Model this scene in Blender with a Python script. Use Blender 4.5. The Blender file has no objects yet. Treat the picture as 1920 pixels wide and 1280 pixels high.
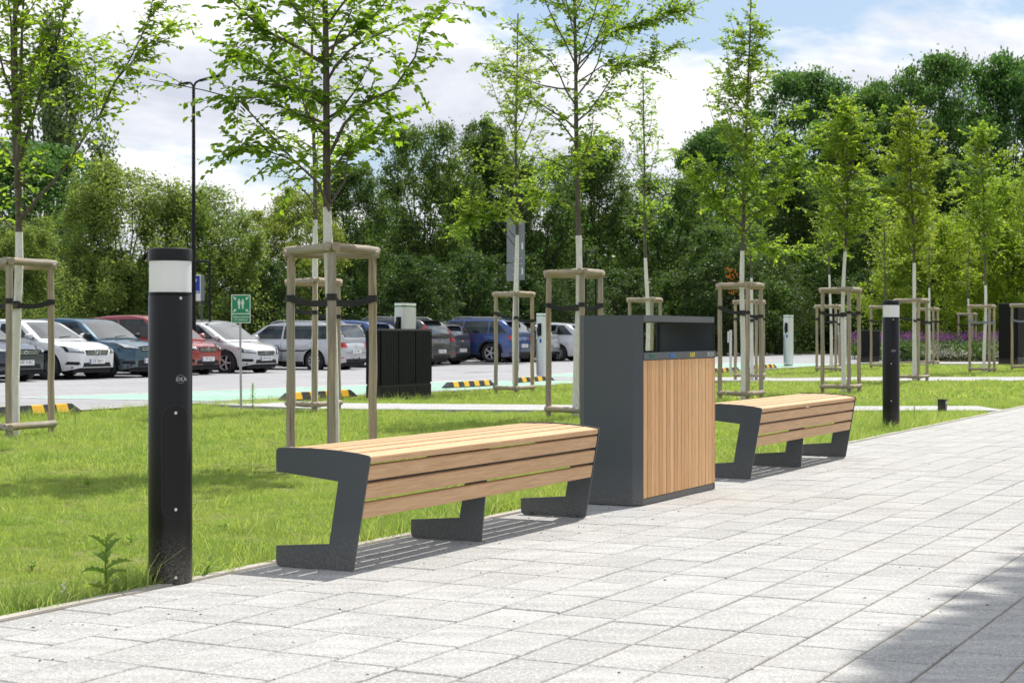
import bpy, bmesh, math, random
import numpy as np
from mathutils import Vector, Matrix
from mathutils.bvhtree import BVHTree
R = math.radians
random.seed(7); rng = np.random.default_rng(7)
S = bpy.context.scene
C = S.collection

# ------------------------------------------------------------------ camera
F = 3140.0; HZ = 624.0                      # focal length in photo pixels, horizon row
cam = bpy.data.cameras.new('camera'); camo = bpy.data.objects.new('camera', cam); C.objects.link(camo)
cam.sensor_width = 36; cam.lens = F / 1920 * 36; cam.shift_y = -(640 - HZ) / 1920
cam.clip_start = .1; cam.clip_end = 3000
cam.dof.use_dof = True; cam.dof.focus_distance = 9.5; cam.dof.aperture_fstop = 9
camo.location = (0, 0, 1); camo.rotation_euler = (R(90), 0, 0)
S.camera = camo
# ------------------------------------------------------------------ sky and sun
SUN_EL, SUN_AZ = R(60.8), R(56)      # azimuth as math angle from +X
W = bpy.data.worlds.new('World'); S.world = W; W.use_nodes = True
nt = W.node_tree; nt.nodes.clear()
def N(t, **k):
    n = nt.nodes.new(t)
    for a, b in k.items(): setattr(n, a, b)
    return n
out = N('ShaderNodeOutputWorld'); bg = N('ShaderNodeBackground'); sky = N('ShaderNodeTexSky')
sky.sky_type = 'NISHITA'; sky.sun_disc = False; sky.sun_elevation = SUN_EL
sky.sun_rotation = R(90) - SUN_AZ; sky.air_density = 1; sky.dust_density = 1.5
bg.inputs['Strength'].default_value = .12
tc = N('ShaderNodeTexCoord'); sep = N('ShaderNodeSeparateXYZ'); L = nt.links.new
L(tc.outputs['Generated'], sep.inputs[0])
def MATH(op, a, b=None, c=None):
    m = N('ShaderNodeMath', operation=op)
    for i, x in enumerate((a, b, c)):
        if x is None: continue
        if isinstance(x, (int, float)): m.inputs[i].default_value = x
        else: L(x, m.inputs[i])
    return m.outputs[0]
zz = MATH('ADD', MATH('MAXIMUM', sep.outputs[2], 0.0), .32)
comb = N('ShaderNodeCombineXYZ')
L(MATH('DIVIDE', sep.outputs[0], zz), comb.inputs[0]); L(MATH('DIVIDE', sep.outputs[1], zz), comb.inputs[1])
L(MATH('MULTIPLY', sep.outputs[2], 2.2), comb.inputs[2])
def noise(vec, scale, detail, rough, off=(0, 0, 0), dist=0.0):
    mp = N('ShaderNodeMapping'); L(vec, mp.inputs[0]); mp.inputs['Location'].default_value = off
    n = N('ShaderNodeTexNoise'); L(mp.outputs[0], n.inputs['Vector'])
    n.inputs['Scale'].default_value = scale; n.inputs['Detail'].default_value = detail
    n.inputs['Roughness'].default_value = rough; n.inputs['Distortion'].default_value = dist
    return n.outputs['Fac']
def ramp(fac, pts):
    r = N('ShaderNodeValToRGB'); L(fac, r.inputs[0]); e = r.color_ramp.elements
    while len(e) < len(pts): e.new(.5)
    for i, (p, c) in enumerate(pts):
        e[i].position = p; e[i].color = (c, c, c, 1) if not isinstance(c, tuple) else (*c, 1)
    return r.outputs[0]
cover = noise(comb.outputs[0], 2.1, 9, .55, (3.1, 1.7, .4), .25)
shade = noise(comb.outputs[0], 2.9, 8, .55, (7.3, 2.2, 1.0), .3)
mask = ramp(cover, [(.42, 0.0), (.49, 1.0)])
cl = ramp(shade, [(.34, (5.2, 5.5, 6.3)), (.47, (7.0, 7.2, 7.7)), (.55, (8.8, 8.8, 8.85))])
mix = N('ShaderNodeMix', data_type='RGBA'); L(mask, mix.inputs['Factor'])
skyb = N('ShaderNodeMix', data_type='RGBA'); skyb.inputs['Factor'].default_value = .45
L(sky.outputs[0], skyb.inputs[6]); skyb.inputs[7].default_value = (4.0, 5.4, 7.3, 1)
L(skyb.outputs[2], mix.inputs[6]); L(cl, mix.inputs[7])
L(mix.outputs[2], bg.inputs['Color']); L(bg.outputs[0], out.inputs[0])
sun = bpy.data.lights.new('sun', 'SUN'); suno = bpy.data.objects.new('sun', sun); C.objects.link(suno)
sun.energy = 4.9; sun.angle = R(.45); sun.color = (1, .955, .88)
sdir = Vector((math.cos(SUN_AZ) * math.cos(SUN_EL), math.sin(SUN_AZ) * math.cos(SUN_EL), math.sin(SUN_EL)))
suno.rotation_euler = sdir.to_track_quat('Z', 'Y').to_euler()
S.view_settings.view_transform = 'Standard'; S.view_settings.look = 'None'
S.view_settings.exposure = 0.14; S.view_settings.gamma = 1; S.view_settings.use_curve_mapping = False

# ------------------------------------------------------------------ frames
LV = Vector((.45850, .88870)); NV = Vector((.88870, -.45850)); ROW = math.atan2(LV.y, LV.x)
def ap(a, p): v = LV * a + NV * p; return v.x, v.y          # along / across the promenade -> world
def gh(x, y):                                                # gentle fall of the ground toward the car park
    return -.11 * min(max((y - 24) / 12, 0), 1) * min(max((6 - x) / 7, 0), 1)
def at(px, py):                                              # photo pixel of a ground contact -> world
    z = 0.
    for _ in range(6):
        y = F * (1 - z) / (py - HZ); x = (px - 960) / F * y; z = gh(x, y)
    return x, y, z

# ------------------------------------------------------------------ materials
def newmat(name):
    m = bpy.data.materials.new(name); m.use_nodes = True
    return m, m.node_tree, m.node_tree.nodes['Principled BSDF']
class NB:
    def __init__(s, t): s.t = t
    def n(s, typ, **k):
        o = s.t.nodes.new(typ)
        for a, b in k.items(): setattr(o, a, b)
        return o
    def l(s, a, b): s.t.links.new(a, b)
    def noise(s, vec, scale, detail=4, rough=.5, dist=0):
        n = s.n('ShaderNodeTexNoise'); s.l(vec, n.inputs['Vector']); n.inputs['Scale'].default_value = scale
        n.inputs['Detail'].default_value = detail; n.inputs['Roughness'].default_value = rough; n.inputs['Distortion'].default_value = dist
        return n.outputs['Fac']
    def map(s, vec, scale=(1, 1, 1), rot=(0, 0, 0), loc=None):
        m = s.n('ShaderNodeMapping'); s.l(vec, m.inputs[0]); m.inputs['Scale'].default_value = scale; m.inputs['Rotation'].default_value = rot
        if loc is not None: s.l(loc, m.inputs['Location'])
        return m.outputs[0]
    def ramp(s, fac, pts):
        r = s.n('ShaderNodeValToRGB'); s.l(fac, r.inputs[0]); e = r.color_ramp.elements
        while len(e) < len(pts): e.new(.5)
        for i, (p, c) in enumerate(pts): e[i].position = p; e[i].color = (*c, 1) if isinstance(c, tuple) else (c, c, c, 1)
        return r.outputs[0]
    def mix(s, fac, a, b, mode='MIX'):
        m = s.n('ShaderNodeMix', data_type='RGBA', blend_type=mode)
        for sock, v in ((m.inputs['Factor'], fac), (m.inputs[6], a), (m.inputs[7], b)):
            if isinstance(v, (int, float)): sock.default_value = v if sock.type == 'VALUE' else (v, v, v, 1)
            elif isinstance(v, tuple): sock.default_value = (*v, 1)
            else: s.l(v, sock)
        return m.outputs[2]
    def math(s, op, a, b=None):
        m = s.n('ShaderNodeMath', operation=op)
        for i, x in enumerate((a, b)):
            if x is None: continue
            if isinstance(x, (int, float)): m.inputs[i].default_value = x
            else: s.l(x, m.inputs[i])
        return m.outputs[0]
    def bump(s, h, strength, dist, bs):
        b = s.n('ShaderNodeBump'); s.l(h, b.inputs['Height']); b.inputs['Strength'].default_value = strength
        b.inputs['Distance'].default_value = dist; s.l(b.outputs[0], bs.inputs['Normal'])
def coord(nb, kind):
    if kind == 'World': return nb.n('ShaderNodeNewGeometry').outputs['Position']
    return nb.n('ShaderNodeTexCoord').outputs[kind]
def rnd(nb):
    a = nb.n('ShaderNodeObjectInfo').outputs['Random']; b = nb.n('ShaderNodeNewGeometry').outputs['Random Per Island']
    return nb.math('FRACT', nb.math('ADD', a, b))
def plain(name, col, rough=.5, metal=0, var=.12, scale=8, bump=0, coat=0, spec=.5):
    m, t, bs = newmat(name); nb = NB(t); p = coord(nb, 'Object')
    f = nb.noise(p, scale, 5, .6)
    c = nb.mix(f, tuple(x * (1 - var) for x in col), tuple(min(x * (1 + var), 1) for x in col))
    nb.l(c, bs.inputs['Base Color']); bs.inputs['Metallic'].default_value = metal
    nb.l(nb.ramp(f, [(.2, max(rough - .07, .02)), (.8, min(rough + .07, 1))]), bs.inputs['Roughness'])
    bs.inputs['Specular IOR Level'].default_value = spec
    if coat: bs.inputs['Coat Weight'].default_value = coat; bs.inputs['Coat Roughness'].default_value = .04
    if bump: nb.bump(nb.noise(p, scale * 12, 3, .6), bump, .004, bs)
    return m
M = {}
M['graphite'] = plain('graphite_powder_coat', (.046, .053, .060), .5, .1, .06, 3, .12)
def dusty(name, base, top, spec=.5):                                   # coated steel with splashed dust near the ground
    m, t, bs = newmat(name); nb = NB(t); p = coord(nb, 'World')
    sp = nb.n('ShaderNodeSeparateXYZ'); nb.l(p, sp.inputs[0])
    f = nb.noise(p, 140, 5, .75); f2 = nb.noise(p, 6, 3, .6)
    h = nb.ramp(sp.outputs[2], [(.0, 1.0), (.11, .42), (.24, 0.0)])
    fac = nb.math('MULTIPLY', h, nb.ramp(f, [(.4, 0.0), (.68, .85)]))
    c = nb.mix(fac, nb.mix(f2, base, tuple(x * 1.15 for x in base)), (.24, .22, .19))
    nb.l(c, bs.inputs['Base Color']); nb.l(nb.ramp(f2, [(.3, top), (.7, top + .1)]), bs.inputs['Roughness'])
    nb.bump(f, .06, .002, bs); bs.inputs['Specular IOR Level'].default_value = spec
    return m
M['graphite'] = dusty('graphite_powder_coat', (.064, .072, .080), .42, .4)
M['bollard_black'] = dusty('black_bollard_paint', (.006, .006, .0065), .30, .28)
M['black'] = plain('black_metal', (.008, .008, .010), .5, spec=.2)
M['darkgrey'] = plain('dark_grey_metal', (.05, .055, .06), .45)
M['steel'] = plain('galvanised_steel', (.42, .43, .45), .4, .6)
M['steelback'] = plain('grey_sign_back', (.2, .215, .235), .45, .4)
M['screw'] = plain('bright_screw', (.6, .58, .54), .3, .9)
M['diffuser'] = plain('frosted_acrylic', (.90, .90, .90), .35, 0, .01)
_t = M['diffuser'].node_tree; _a = _t.nodes.new('ShaderNodeBsdfTranslucent'); _a.inputs[0].default_value = (.92, .92, .93, 1); _m = _t.nodes.new('ShaderNodeMixShader'); _m.inputs[0].default_value = .4
_t.links.new(_t.nodes['Principled BSDF'].outputs[0], _m.inputs[1]); _t.links.new(_a.outputs[0], _m.inputs[2]); _t.links.new(_m.outputs[0], _t.nodes['Material Output'].inputs[0])
M['strap'] = plain('black_rubber_strap', (.012, .012, .012), .6)
M['strapgrey'] = plain('grey_rubber_strap', (.2, .22, .27), .6)
M['white'] = plain('white_paint', (.78, .78, .77), .45, 0, .04)
M['offwhite'] = plain('light_grey_enamel', (.60, .60, .61), .4, 0, .04)
M['tyre'] = plain('tyre_rubber', (.014, .014, .015), .75)
M['rim'] = plain('silver_alloy', (.50, .51, .53), .35, .25)
M['rimdark'] = plain('dark_alloy', (.16, .16, .17), .35, .4)
M['chrome'] = plain('chrome', (.65, .66, .68), .12, 1)
M['plastic'] = plain('black_plastic', (.014, .014, .016), .55, spec=.25)
M['lens'] = plain('headlamp_lens', (.42, .45, .48), .08, .5, .3, 18, 0, 1)
M['red'] = plain('red_tail_lens', (.42, .008, .012), .15, 0, .1, 8, 0, 1)
M['amber'] = plain('amber_lens', (.75, .3, .03), .2)
M['rubber_kerb'] = plain('black_rubber', (.022, .024, .027), .7)
M['yellow'] = plain('yellow_reflective', (.75, .42, .02), .5)
M['green'] = plain('sign_green', (.006, .26, .13), .4, 0, .03)
M['blue'] = plain('sign_blue', (.012, .05, .34), .4, 0, .03)
M['led'] = plain('green_status_lens', (.02, .5, .08), .3)
M['ink'] = plain('plate_black', (.02, .02, .025), .5)
M['t_green'] = plain('green_lettering', (.02, .2, .13), .5)
M['t_blue'] = plain('blue_lettering', (.03, .22, .6), .5)
M['t_yellow'] = plain('yellow_lettering', (.75, .62, .03), .5)
M['t_grey'] = plain('grey_lettering', (.4, .41, .42), .5)
M['conc'] = plain('concrete', (.42, .39, .35), .85, 0, .15, 14, .3)
# glass of the cars
def glassmat(ior=1.85, coat=.7):
    m, t, bs = newmat('car_glass_painted_reflection'); nb = NB(t); f = nb.noise(coord(nb, 'Object'), 2.3, 4, .6)
    nb.l(nb.ramp(f, [(.38, (.006, .009, .011)), (.62, (.035, .05, .052))]), bs.inputs['Base Color'])  # mottled dark base colour imitates patchy reflections on the opaque glass
    bs.inputs['Roughness'].default_value = .04; bs.inputs['IOR'].default_value = ior
    bs.inputs['Coat Weight'].default_value = coat; bs.inputs['Coat Roughness'].default_value = .03
    return m
M['glass'] = glassmat(); M['side_glass'] = glassmat(1.42, 0)
def paint(name, col, metal=.25):
    m, t, bs = newmat(name); nb = NB(t); p = coord(nb, 'Object'); f = nb.noise(p, 1.6, 6, .65)
    sp = nb.n('ShaderNodeSeparateXYZ'); nb.l(p, sp.inputs[0])
    dirt = nb.math('MULTIPLY', nb.ramp(sp.outputs[2], [(.2, 1.0), (.55, 0.0)]), nb.ramp(f, [(.35, 0.1), (.7, .5)]))
    nb.l(nb.mix(dirt, col, (.2, .18, .16)), bs.inputs['Base Color']); bs.inputs['Metallic'].default_value = metal
    bs.inputs['Roughness'].default_value = .3; bs.inputs['Coat Weight'].default_value = 1; bs.inputs['Coat Roughness'].default_value = .04
    return m
def wood(name, a, b, axis, ringscale=1.0):                    # axis: index of the grain direction in object space
    m, t, bs = newmat(name); nb = NB(t); r = rnd(nb); p = coord(nb, 'Object')
    off = nb.n('ShaderNodeCombineXYZ'); nb.l(nb.math('MULTIPLY', r, 37.0), off.inputs[0]); nb.l(nb.math('MULTIPLY', r, 91.0), off.inputs[1]); nb.l(nb.math('MULTIPLY', r, 53.0), off.inputs[2])
    sc = [26, 26, 26]; sc[axis] = 1.1
    fine = [170, 170, 170]; fine[axis] = 5
    g = nb.noise(nb.map(p, tuple(sc), loc=off.outputs[0]), ringscale, 4, .6, 1.2)
    g2 = nb.noise(nb.map(p, tuple(fine), loc=off.outputs[0]), 1, 3, .6)
    ring = nb.math('FRACT', nb.math('MULTIPLY', g, 7.0))
    c = nb.mix(nb.ramp(ring, [(.0, 0.0), (.75, .75), (1, 0.1)]), a, b)
    c = nb.mix(nb.ramp(g2, [(.35, .45), (.6, 0.0)]), c, tuple(x * .6 for x in a))
    hue = nb.ramp(r, [(0, (.92, .89, .84)), (.5, (1.05, 1.04, 1.02)), (1, (.97, .94, .90))] if axis == 0 else [(0, (.76, .64, .52)), (.22, (1.06, 1.02, .96)), (.4, (.90, .78, .66)), (.58, (1.14, 1.16, 1.10)), (.75, (.84, .74, .66)), (.9, (1.2, 1.22, 1.2)), (1, (.92, .84, .78))])
    c = nb.mix(1.0, c, hue, 'MULTIPLY')
    nb.l(c, bs.inputs['Base Color']); bs.inputs['Roughness'].default_value = .58
    nb.bump(g2, .25, .001, bs)
    return m
M['slat'] = wood('oiled_larch_bench', (.58, .35, .18), (.70, .462, .262), 0)
M['binslat'] = wood('oiled_larch_bin', (.68, .385, .175), (.84, .56, .29), 2)
def postwood():
    m, t, bs = newmat('weathered_round_timber'); nb = NB(t); p = coord(nb, 'Object'); r = rnd(nb)
    off = nb.n('ShaderNodeCombineXYZ')
    for i in range(3): nb.l(nb.math('MULTIPLY', r, 31.0 + 17 * i), off.inputs[i])
    g = nb.noise(nb.map(p, (34, 34, 1.6), loc=off.outputs[0]), 1, 5, .65, .6); h = nb.noise(nb.map(p, (3, 3, 1.3), loc=off.outputs[0]), 1, 3, .5)
    c = nb.mix(nb.ramp(g, [(.3, 0.0), (.7, 1.0)]), (.17, .125, .08), (.56, .44, .31))
    c = nb.mix(nb.ramp(h, [(.35, 0.0), (.75, .7)]), c, (.30, .30, .29))
    v = nb.n('ShaderNodeTexVoronoi'); nb.l(nb.map(p, (16, 16, 5.5), loc=off.outputs[0]), v.inputs['Vector'])
    c = nb.mix(nb.ramp(v.outputs['Distance'], [(.07, .9), (.15, 0.0)]), c, (.06, .04, .028))
    nb.l(c, bs.inputs['Base Color']); bs.inputs['Roughness'].default_value = .8; nb.bump(g, .5, .004, bs)
    return m
M['post'] = postwood()
def bark(name, a, b, sc=(18, 18, 4)):
    m, t, bs = newmat(name); nb = NB(t); p = coord(nb, 'Object'); g = nb.noise(nb.map(p, sc), 1, 6, .7, .5)
    nb.l(nb.mix(nb.ramp(g, [(.3, 0.0), (.7, 1.0)]), a, b), bs.inputs['Base Color']); bs.inputs['Roughness'].default_value = .85; nb.bump(g, .7, .01, bs)
    return m
M['bark'] = bark('young_bark', (.05, .04, .032), (.16, .135, .11))
M['oldbark'] = bark('old_bark', (.015, .012, .010), (.05, .04, .032), (6, 6, 1.5))
M['lime'] = bark('whitewashed_bark', (.60, .58, .54), (.84, .82, .79), (30, 30, 10))
def leafmat(name, cols, trans, gloss=.35, tmix=.5):
    m, t, bs = newmat(name); nb = NB(t); geo = nb.n('ShaderNodeNewGeometry')
    oi = nb.n('ShaderNodeObjectInfo').outputs['Random']
    patch = nb.noise(coord(nb, 'Object'), .9, 2, .5)
    f = nb.math('ADD', nb.math('MULTIPLY', geo.outputs['Random Per Island'], .6), nb.math('MULTIPLY', patch, .45))
    c = nb.ramp(f, [(.15 + .7 * i / (len(cols) - 1), k) for i, k in enumerate(cols)])
    sh = nb.ramp(oi, [(0, (.86, .93, .85)), (.5, (1, 1, 1)), (1, (1.12, 1.04, .9))])
    c = nb.mix(1.0, c, sh, 'MULTIPLY')
    if name == 'grass_blade':
        wp_ = coord(nb, 'World'); c = nb.mix(nb.ramp(nb.noise(wp_, .9, 4, .65), [(.36, 0.0), (.66, .5)]), c, (.35, .40, .15)); c = nb.mix(nb.ramp(nb.noise(wp_, 3.3, 3, .6), [(.45, 0.0), (.72, .35)]), c, (.10, .19, .04))
    nb.l(c, bs.inputs['Base Color']); bs.inputs['Roughness'].default_value = .5; bs.inputs['Specular IOR Level'].default_value = gloss
    tr = nb.n('ShaderNodeBsdfTranslucent'); nb.l(nb.mix(1.0, c, trans, 'MULTIPLY'), tr.inputs['Color'])
    ms = nb.n('ShaderNodeMixShader'); ms.inputs[0].default_value = tmix
    nb.l(bs.outputs[0], ms.inputs[1]); nb.l(tr.outputs[0], ms.inputs[2])
    nb.l(ms.outputs[0], t.nodes['Material Output'].inputs['Surface'])
    return m
M['leaf'] = leafmat('hornbeam_leaf', [(.055, .11, .018), (.10, .18, .024), (.155, .245, .032), (.22, .30, .045)], (2.9, 2.7, 1.2), .45, .5)
M['leaf_y'] = leafmat('lime_green_leaf', [(.09, .16, .018), (.16, .24, .025), (.25, .32, .04)], (2.3, 2.2, 1.0), .4, .5)
M['leaf_far'] = leafmat('robinia_leaf', [(.038, .09, .03), (.065, .135, .042), (.11, .185, .058)], (2.1, 2.3, 1.2), .35, .42)
M['leaf_mid'] = leafmat('mixed_wood_leaf', [(.026, .062, .018), (.050, .098, .027), (.10, .16, .04)], (2.4, 2.3, 1.1), .35, .42)
M['leaf_under'] = leafmat('undergrowth_leaf', [(.016, .040, .012), (.034, .070, .019), (.08, .13, .032)], (2.2, 2.2, 1.1), .3, .36)
M['leaf_willow'] = leafmat('willow_leaf', [(.085, .125, .035), (.13, .185, .05), (.19, .245, .075)], (2.4, 2.3, 1.2), .35, .5)
M['leaf_pop'] = leafmat('poplar_leaf', [(.06, .10, .045), (.10, .14, .065), (.14, .18, .085)], (1.8, 1.8, 1.2), .3, .35)
M['leaf_dead'] = leafmat('withered_leaf', [(.3, .10, .02), (.42, .17, .03)], (1.6, 1.3, 1), .2, .4)
M['grass'] = leafmat('grass_blade', [(.11, .195, .043), (.185, .295, .066), (.265, .375, .11), (.46, .48, .27)], (2.1, 2.0, 1.1), .3, .45)
M['weed'] = leafmat('weed_leaf', [(.12, .20, .045), (.19, .28, .07)], (2.2, 2.2, 1.2), .4, .4)
M['purple'] = leafmat('purple_spike', [(.13, .05, .15), (.22, .10, .23)], (1.5, 1.3, 1.5), .2, .4)
M['bloom'] = leafmat('white_bloom', [(.5, .5, .48), (.75, .75, .72)], (1, 1, 1), .2, .3)

def lawnmat():
    m, t, bs = newmat('lawn_soil_and_thatch'); nb = NB(t); p = coord(nb, 'World')
    f = nb.noise(p, .8, 5, .6); g = nb.noise(p, 28, 5, .7); h = nb.noise(p, 6, 4, .6)
    c = nb.mix(nb.ramp(g, [(.3, 0.0), (.7, 1.0)]), (.09, .13, .022), (.26, .30, .08))
    c = nb.mix(nb.ramp(h, [(.4, 0.0), (.75, .6)]), c, (.36, .34, .14))
    c = nb.mix(nb.ramp(f, [(.4, 0.0), (.7, .35)]), c, (.13, .17, .03))
    nb.l(c, bs.inputs['Base Color']); bs.inputs['Roughness'].default_value = .9; bs.inputs['Specular IOR Level'].default_value = .1
    nb.bump(g, 1, .03, bs)
    return m
M['lawn'] = lawnmat()
def paver_mat(name, lo, hi, speck=True):
    m, t, bs = newmat(name); nb = NB(t); p = coord(nb, 'World'); r = rnd(nb)
    off = nb.n('ShaderNodeCombineXYZ')
    for i in range(2): nb.l(nb.math('MULTIPLY', r, 37.0 + 11 * i), off.inputs[i])
    pm = nb.map(p, loc=off.outputs[0])
    fine = nb.noise(pm, 230, 2, .8); mid = nb.noise(pm, 70, 3, .7)
    blot = nb.noise(nb.map(p, (2.2, 9, 1), (0, 0, R(-18)), loc=off.outputs[0]), 1.2, 4, .6)
    c = nb.mix(nb.ramp(blot, [(.38, 0.0), (.62, 1.0)]), lo, hi)
    c = nb.mix(nb.ramp(r, [(0, 0.0), (.6, .12), (1, .5)]), c, tuple(x * .84 for x in lo))
    c = nb.mix(nb.ramp(fine, [(.42, .75), (.53, 0.0)]), c, tuple(x * .38 for x in lo))
    c = nb.mix(nb.ramp(mid, [(.50, 0.0), (.66, .6)]), c, (.70, .69, .66))
    dirt = nb.noise(p, .55, 5, .6)
    c = nb.mix(nb.ramp(dirt, [(.45, 0.0), (.8, .28)]), c, (.33, .30, .26))
    nb.l(c, bs.inputs['Base Color']); bs.inputs['Roughness'].default_value = .82; bs.inputs['Specular IOR Level'].default_value = .25
    nb.bump(nb.math('ADD', nb.math('MULTIPLY', fine, .6), mid), .55, .0035, bs)
    return m
M['paver'] = paver_mat('washed_concrete_paver', (.385, .382, .378), (.545, .537, .525))
M['path'] = paver_mat('light_path_concrete', (.42, .42, .43), (.52, .52, .52))
def jointmat():
    m, t, bs = newmat('joint_sand'); nb = NB(t); p = coord(nb, 'World'); g = nb.noise(p, 60, 5, .7)
    nb.l(nb.mix(g, (.17, .14, .10), (.36, .30, .22)), bs.inputs['Base Color']); bs.inputs['Roughness'].default_value = .95
    return m
M['joint'] = jointmat()
def lotmat(name, a, b):
    m, t, bs = newmat(name); nb = NB(t); p = coord(nb, 'World'); g = nb.noise(p, 25, 4, .7); f = nb.noise(p, .35, 5, .6)
    br = nb.n('ShaderNodeTexBrick'); nb.l(nb.map(p, (1, 1, 1), (0, 0, -ROW)), br.inputs['Vector'])
    br.inputs['Scale'].default_value = 1; br.inputs['Brick Width'].default_value = .4; br.inputs['Row Height'].default_value = .2
    br.inputs['Mortar Size'].default_value = .008; br.inputs['Color1'].default_value = (1, 1, 1, 1); br.inputs['Color2'].default_value = (.86, .86, .88, 1); br.inputs['Mortar'].default_value = (.62, .6, .58, 1)
    c = nb.mix(nb.ramp(f, [(.35, 0.0), (.7, 1.0)]), a, b); c = nb.mix(nb.ramp(g, [(.4, .3), (.6, 0.0)]), c, tuple(x * .75 for x in a))
    nb.l(nb.mix(1.0, c, br.outputs[0], 'MULTIPLY'), bs.inputs['Base Color']); bs.inputs['Roughness'].default_value = .8
    return m
M['lot'] = lotmat('grey_car_park_blocks', (.30, .30, .315), (.37, .37, .38))
M['mint'] = lotmat('mint_green_bay_paint', (.27, .50, .38), (.36, .58, .46))
M['linew'] = lotmat('worn_white_line_paint', (.6, .62, .6), (.75, .76, .75))

# ------------------------------------------------------------------ mesh helpers
def mesh_obj(name, v, f, mat, parent=None, smooth=False):
    me = bpy.data.meshes.new(name); me.from_pydata([tuple(map(float, a)) for a in v], [], f); me.update()
    if mat: me.materials.append(mat)
    if smooth: me.shade_smooth()
    o = bpy.data.objects.new(name, me); C.objects.link(o)
    if parent: o.parent = parent
    return o
def np_obj(name, v, q, mat, parent=None, n=4):               # big numpy meshes
    me = bpy.data.meshes.new(name); q = np.asarray(q, dtype=np.int32)
    me.vertices.add(len(v)); me.vertices.foreach_set('co', np.asarray(v, dtype=np.float32).ravel())
    me.loops.add(q.size); me.loops.foreach_set('vertex_index', q.ravel())
    me.polygons.add(len(q)); me.polygons.foreach_set('loop_start', np.arange(0, q.size, n, dtype=np.int32))
    me.update(calc_edges=True); me.materials.append(mat)
    o = bpy.data.objects.new(name, me); C.objects.link(o)
    if parent: o.parent = parent
    return o
class MB:
    def __init__(s): s.v = []; s.f = []
    def add(s, v, f):
        b = len(s.v); s.v += [tuple(x) for x in v]; s.f += [tuple(i + b for i in k) for k in f]; return s
    def box(s, x0, x1, y0, y1, z0, z1):
        return s.add([(x0, y0, z0), (x1, y0, z0), (x1, y1, z0), (x0, y1, z0), (x0, y0, z1), (x1, y0, z1), (x1, y1, z1), (x0, y1, z1)],
                     [(3, 2, 1, 0), (4, 5, 6, 7), (0, 1, 5, 4), (1, 2, 6, 5), (2, 3, 7, 6), (3, 0, 4, 7)])
    def tube(s, pts, rad, n=8, cap=True):
        pts = [Vector(p) for p in pts]; k = len(pts)
        if isinstance(rad, (int, float)): rad = [rad] * k
        ref = None; V_ = []
        for i, p in enumerate(pts):
            d = (pts[min(i + 1, k - 1)] - pts[max(i - 1, 0)])
            d = d.normalized() if d.length > 1e-9 else Vector((0, 0, 1))
            if ref is None: ref = d.orthogonal().normalized()
            u = (ref - d * ref.dot(d)); u = u.normalized() if u.length > 1e-6 else d.orthogonal().normalized(); ref = u; w = d.cross(u)
            for j in range(n):
                a = 2 * math.pi * j / n; V_.append(p + (u * math.cos(a) + w * math.sin(a)) * rad[i])
        F_ = [(i * n + j, i * n + (j + 1) % n, (i + 1) * n + (j + 1) % n, (i + 1) * n + j) for i in range(k - 1) for j in range(n)]
        if cap: F_ += [tuple(range(n - 1, -1, -1)), tuple(range((k - 1) * n, k * n))]
        return s.add(V_, F_)
    def lathe(s, prof, n=24, c=(0, 0, 0), axis='z'):          # prof: (r, h)
        V_ = []
        for r, h in prof:
            for j in range(n):
                a = 2 * math.pi * j / n; x, y = r * math.cos(a), r * math.sin(a)
                q = (x, y, h) if axis == 'z' else (x, h, y)
                V_.append((q[0] + c[0], q[1] + c[1], q[2] + c[2]))
        k = len(prof)
        F_ = [(i * n + j, i * n + (j + 1) % n, (i + 1) * n + (j + 1) % n, (i + 1) * n + j) for i in range(k - 1) for j in range(n)]
        if axis == 'y': F_ = [tuple(reversed(q)) for q in F_]
        return s.add(V_, F_)
    def prism(s, poly, t0, t1, plane='yz'):                   # extrude a 2D outline
        def p3(a, b, t): return {'yz': (t, a, b), 'xz': (a, t, b), 'xy': (a, b, t)}[plane]
        n = len(poly); V_ = [p3(a, b, t0) for a, b in poly] + [p3(a, b, t1) for a, b in poly]
        return s.add(V_, [tuple(range(n - 1, -1, -1)), tuple(range(n, 2 * n))] + [(i, (i + 1) % n, n + (i + 1) % n, n + i) for i in range(n)])
    def build(s, name, mat, parent=None, smooth=False, bevel=0, seg=2):
        o = mesh_obj(name, s.v, s.f, mat, parent, False)
        bm = bmesh.new(); bm.from_mesh(o.data)
        bmesh.ops.recalc_face_normals(bm, faces=bm.faces)
        if bevel:
            ed = [e for e in bm.edges if len(e.link_faces) == 2 and e.calc_face_angle(0) > .5]
            bmesh.ops.bevel(bm, geom=ed, offset=bevel, segments=seg, affect='EDGES', clamp_overlap=True)
        if smooth:
            for f in bm.faces: f.smooth = True
            for e in bm.edges:
                if len(e.link_faces) == 2 and e.calc_face_angle(0) > .6: e.smooth = False
        bm.to_mesh(o.data); bm.free()
        return o
def thing(name, label, cat, loc=(0, 0, 0), rz=0, group=None):
    o = bpy.data.objects.new(name, None); C.objects.link(o); o.location = loc; o.rotation_euler = (0, 0, rz)
    o.empty_display_size = .1; o['label'] = label; o['category'] = cat
    if group: o['group'] = group
    return o
def tag(o, label=None, cat=None, group=None, kind=None):
    if label: o['label'] = label
    if cat: o['category'] = cat
    if group: o['group'] = group
    if kind: o['kind'] = kind
    return o
def kids(o): return [c for c in o.children]
def copy_tree(o, parent=None):
    c = o.copy(); C.objects.link(c); c.parent = parent
    for ch in kids(o): copy_tree(ch, c)
    return c
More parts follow.
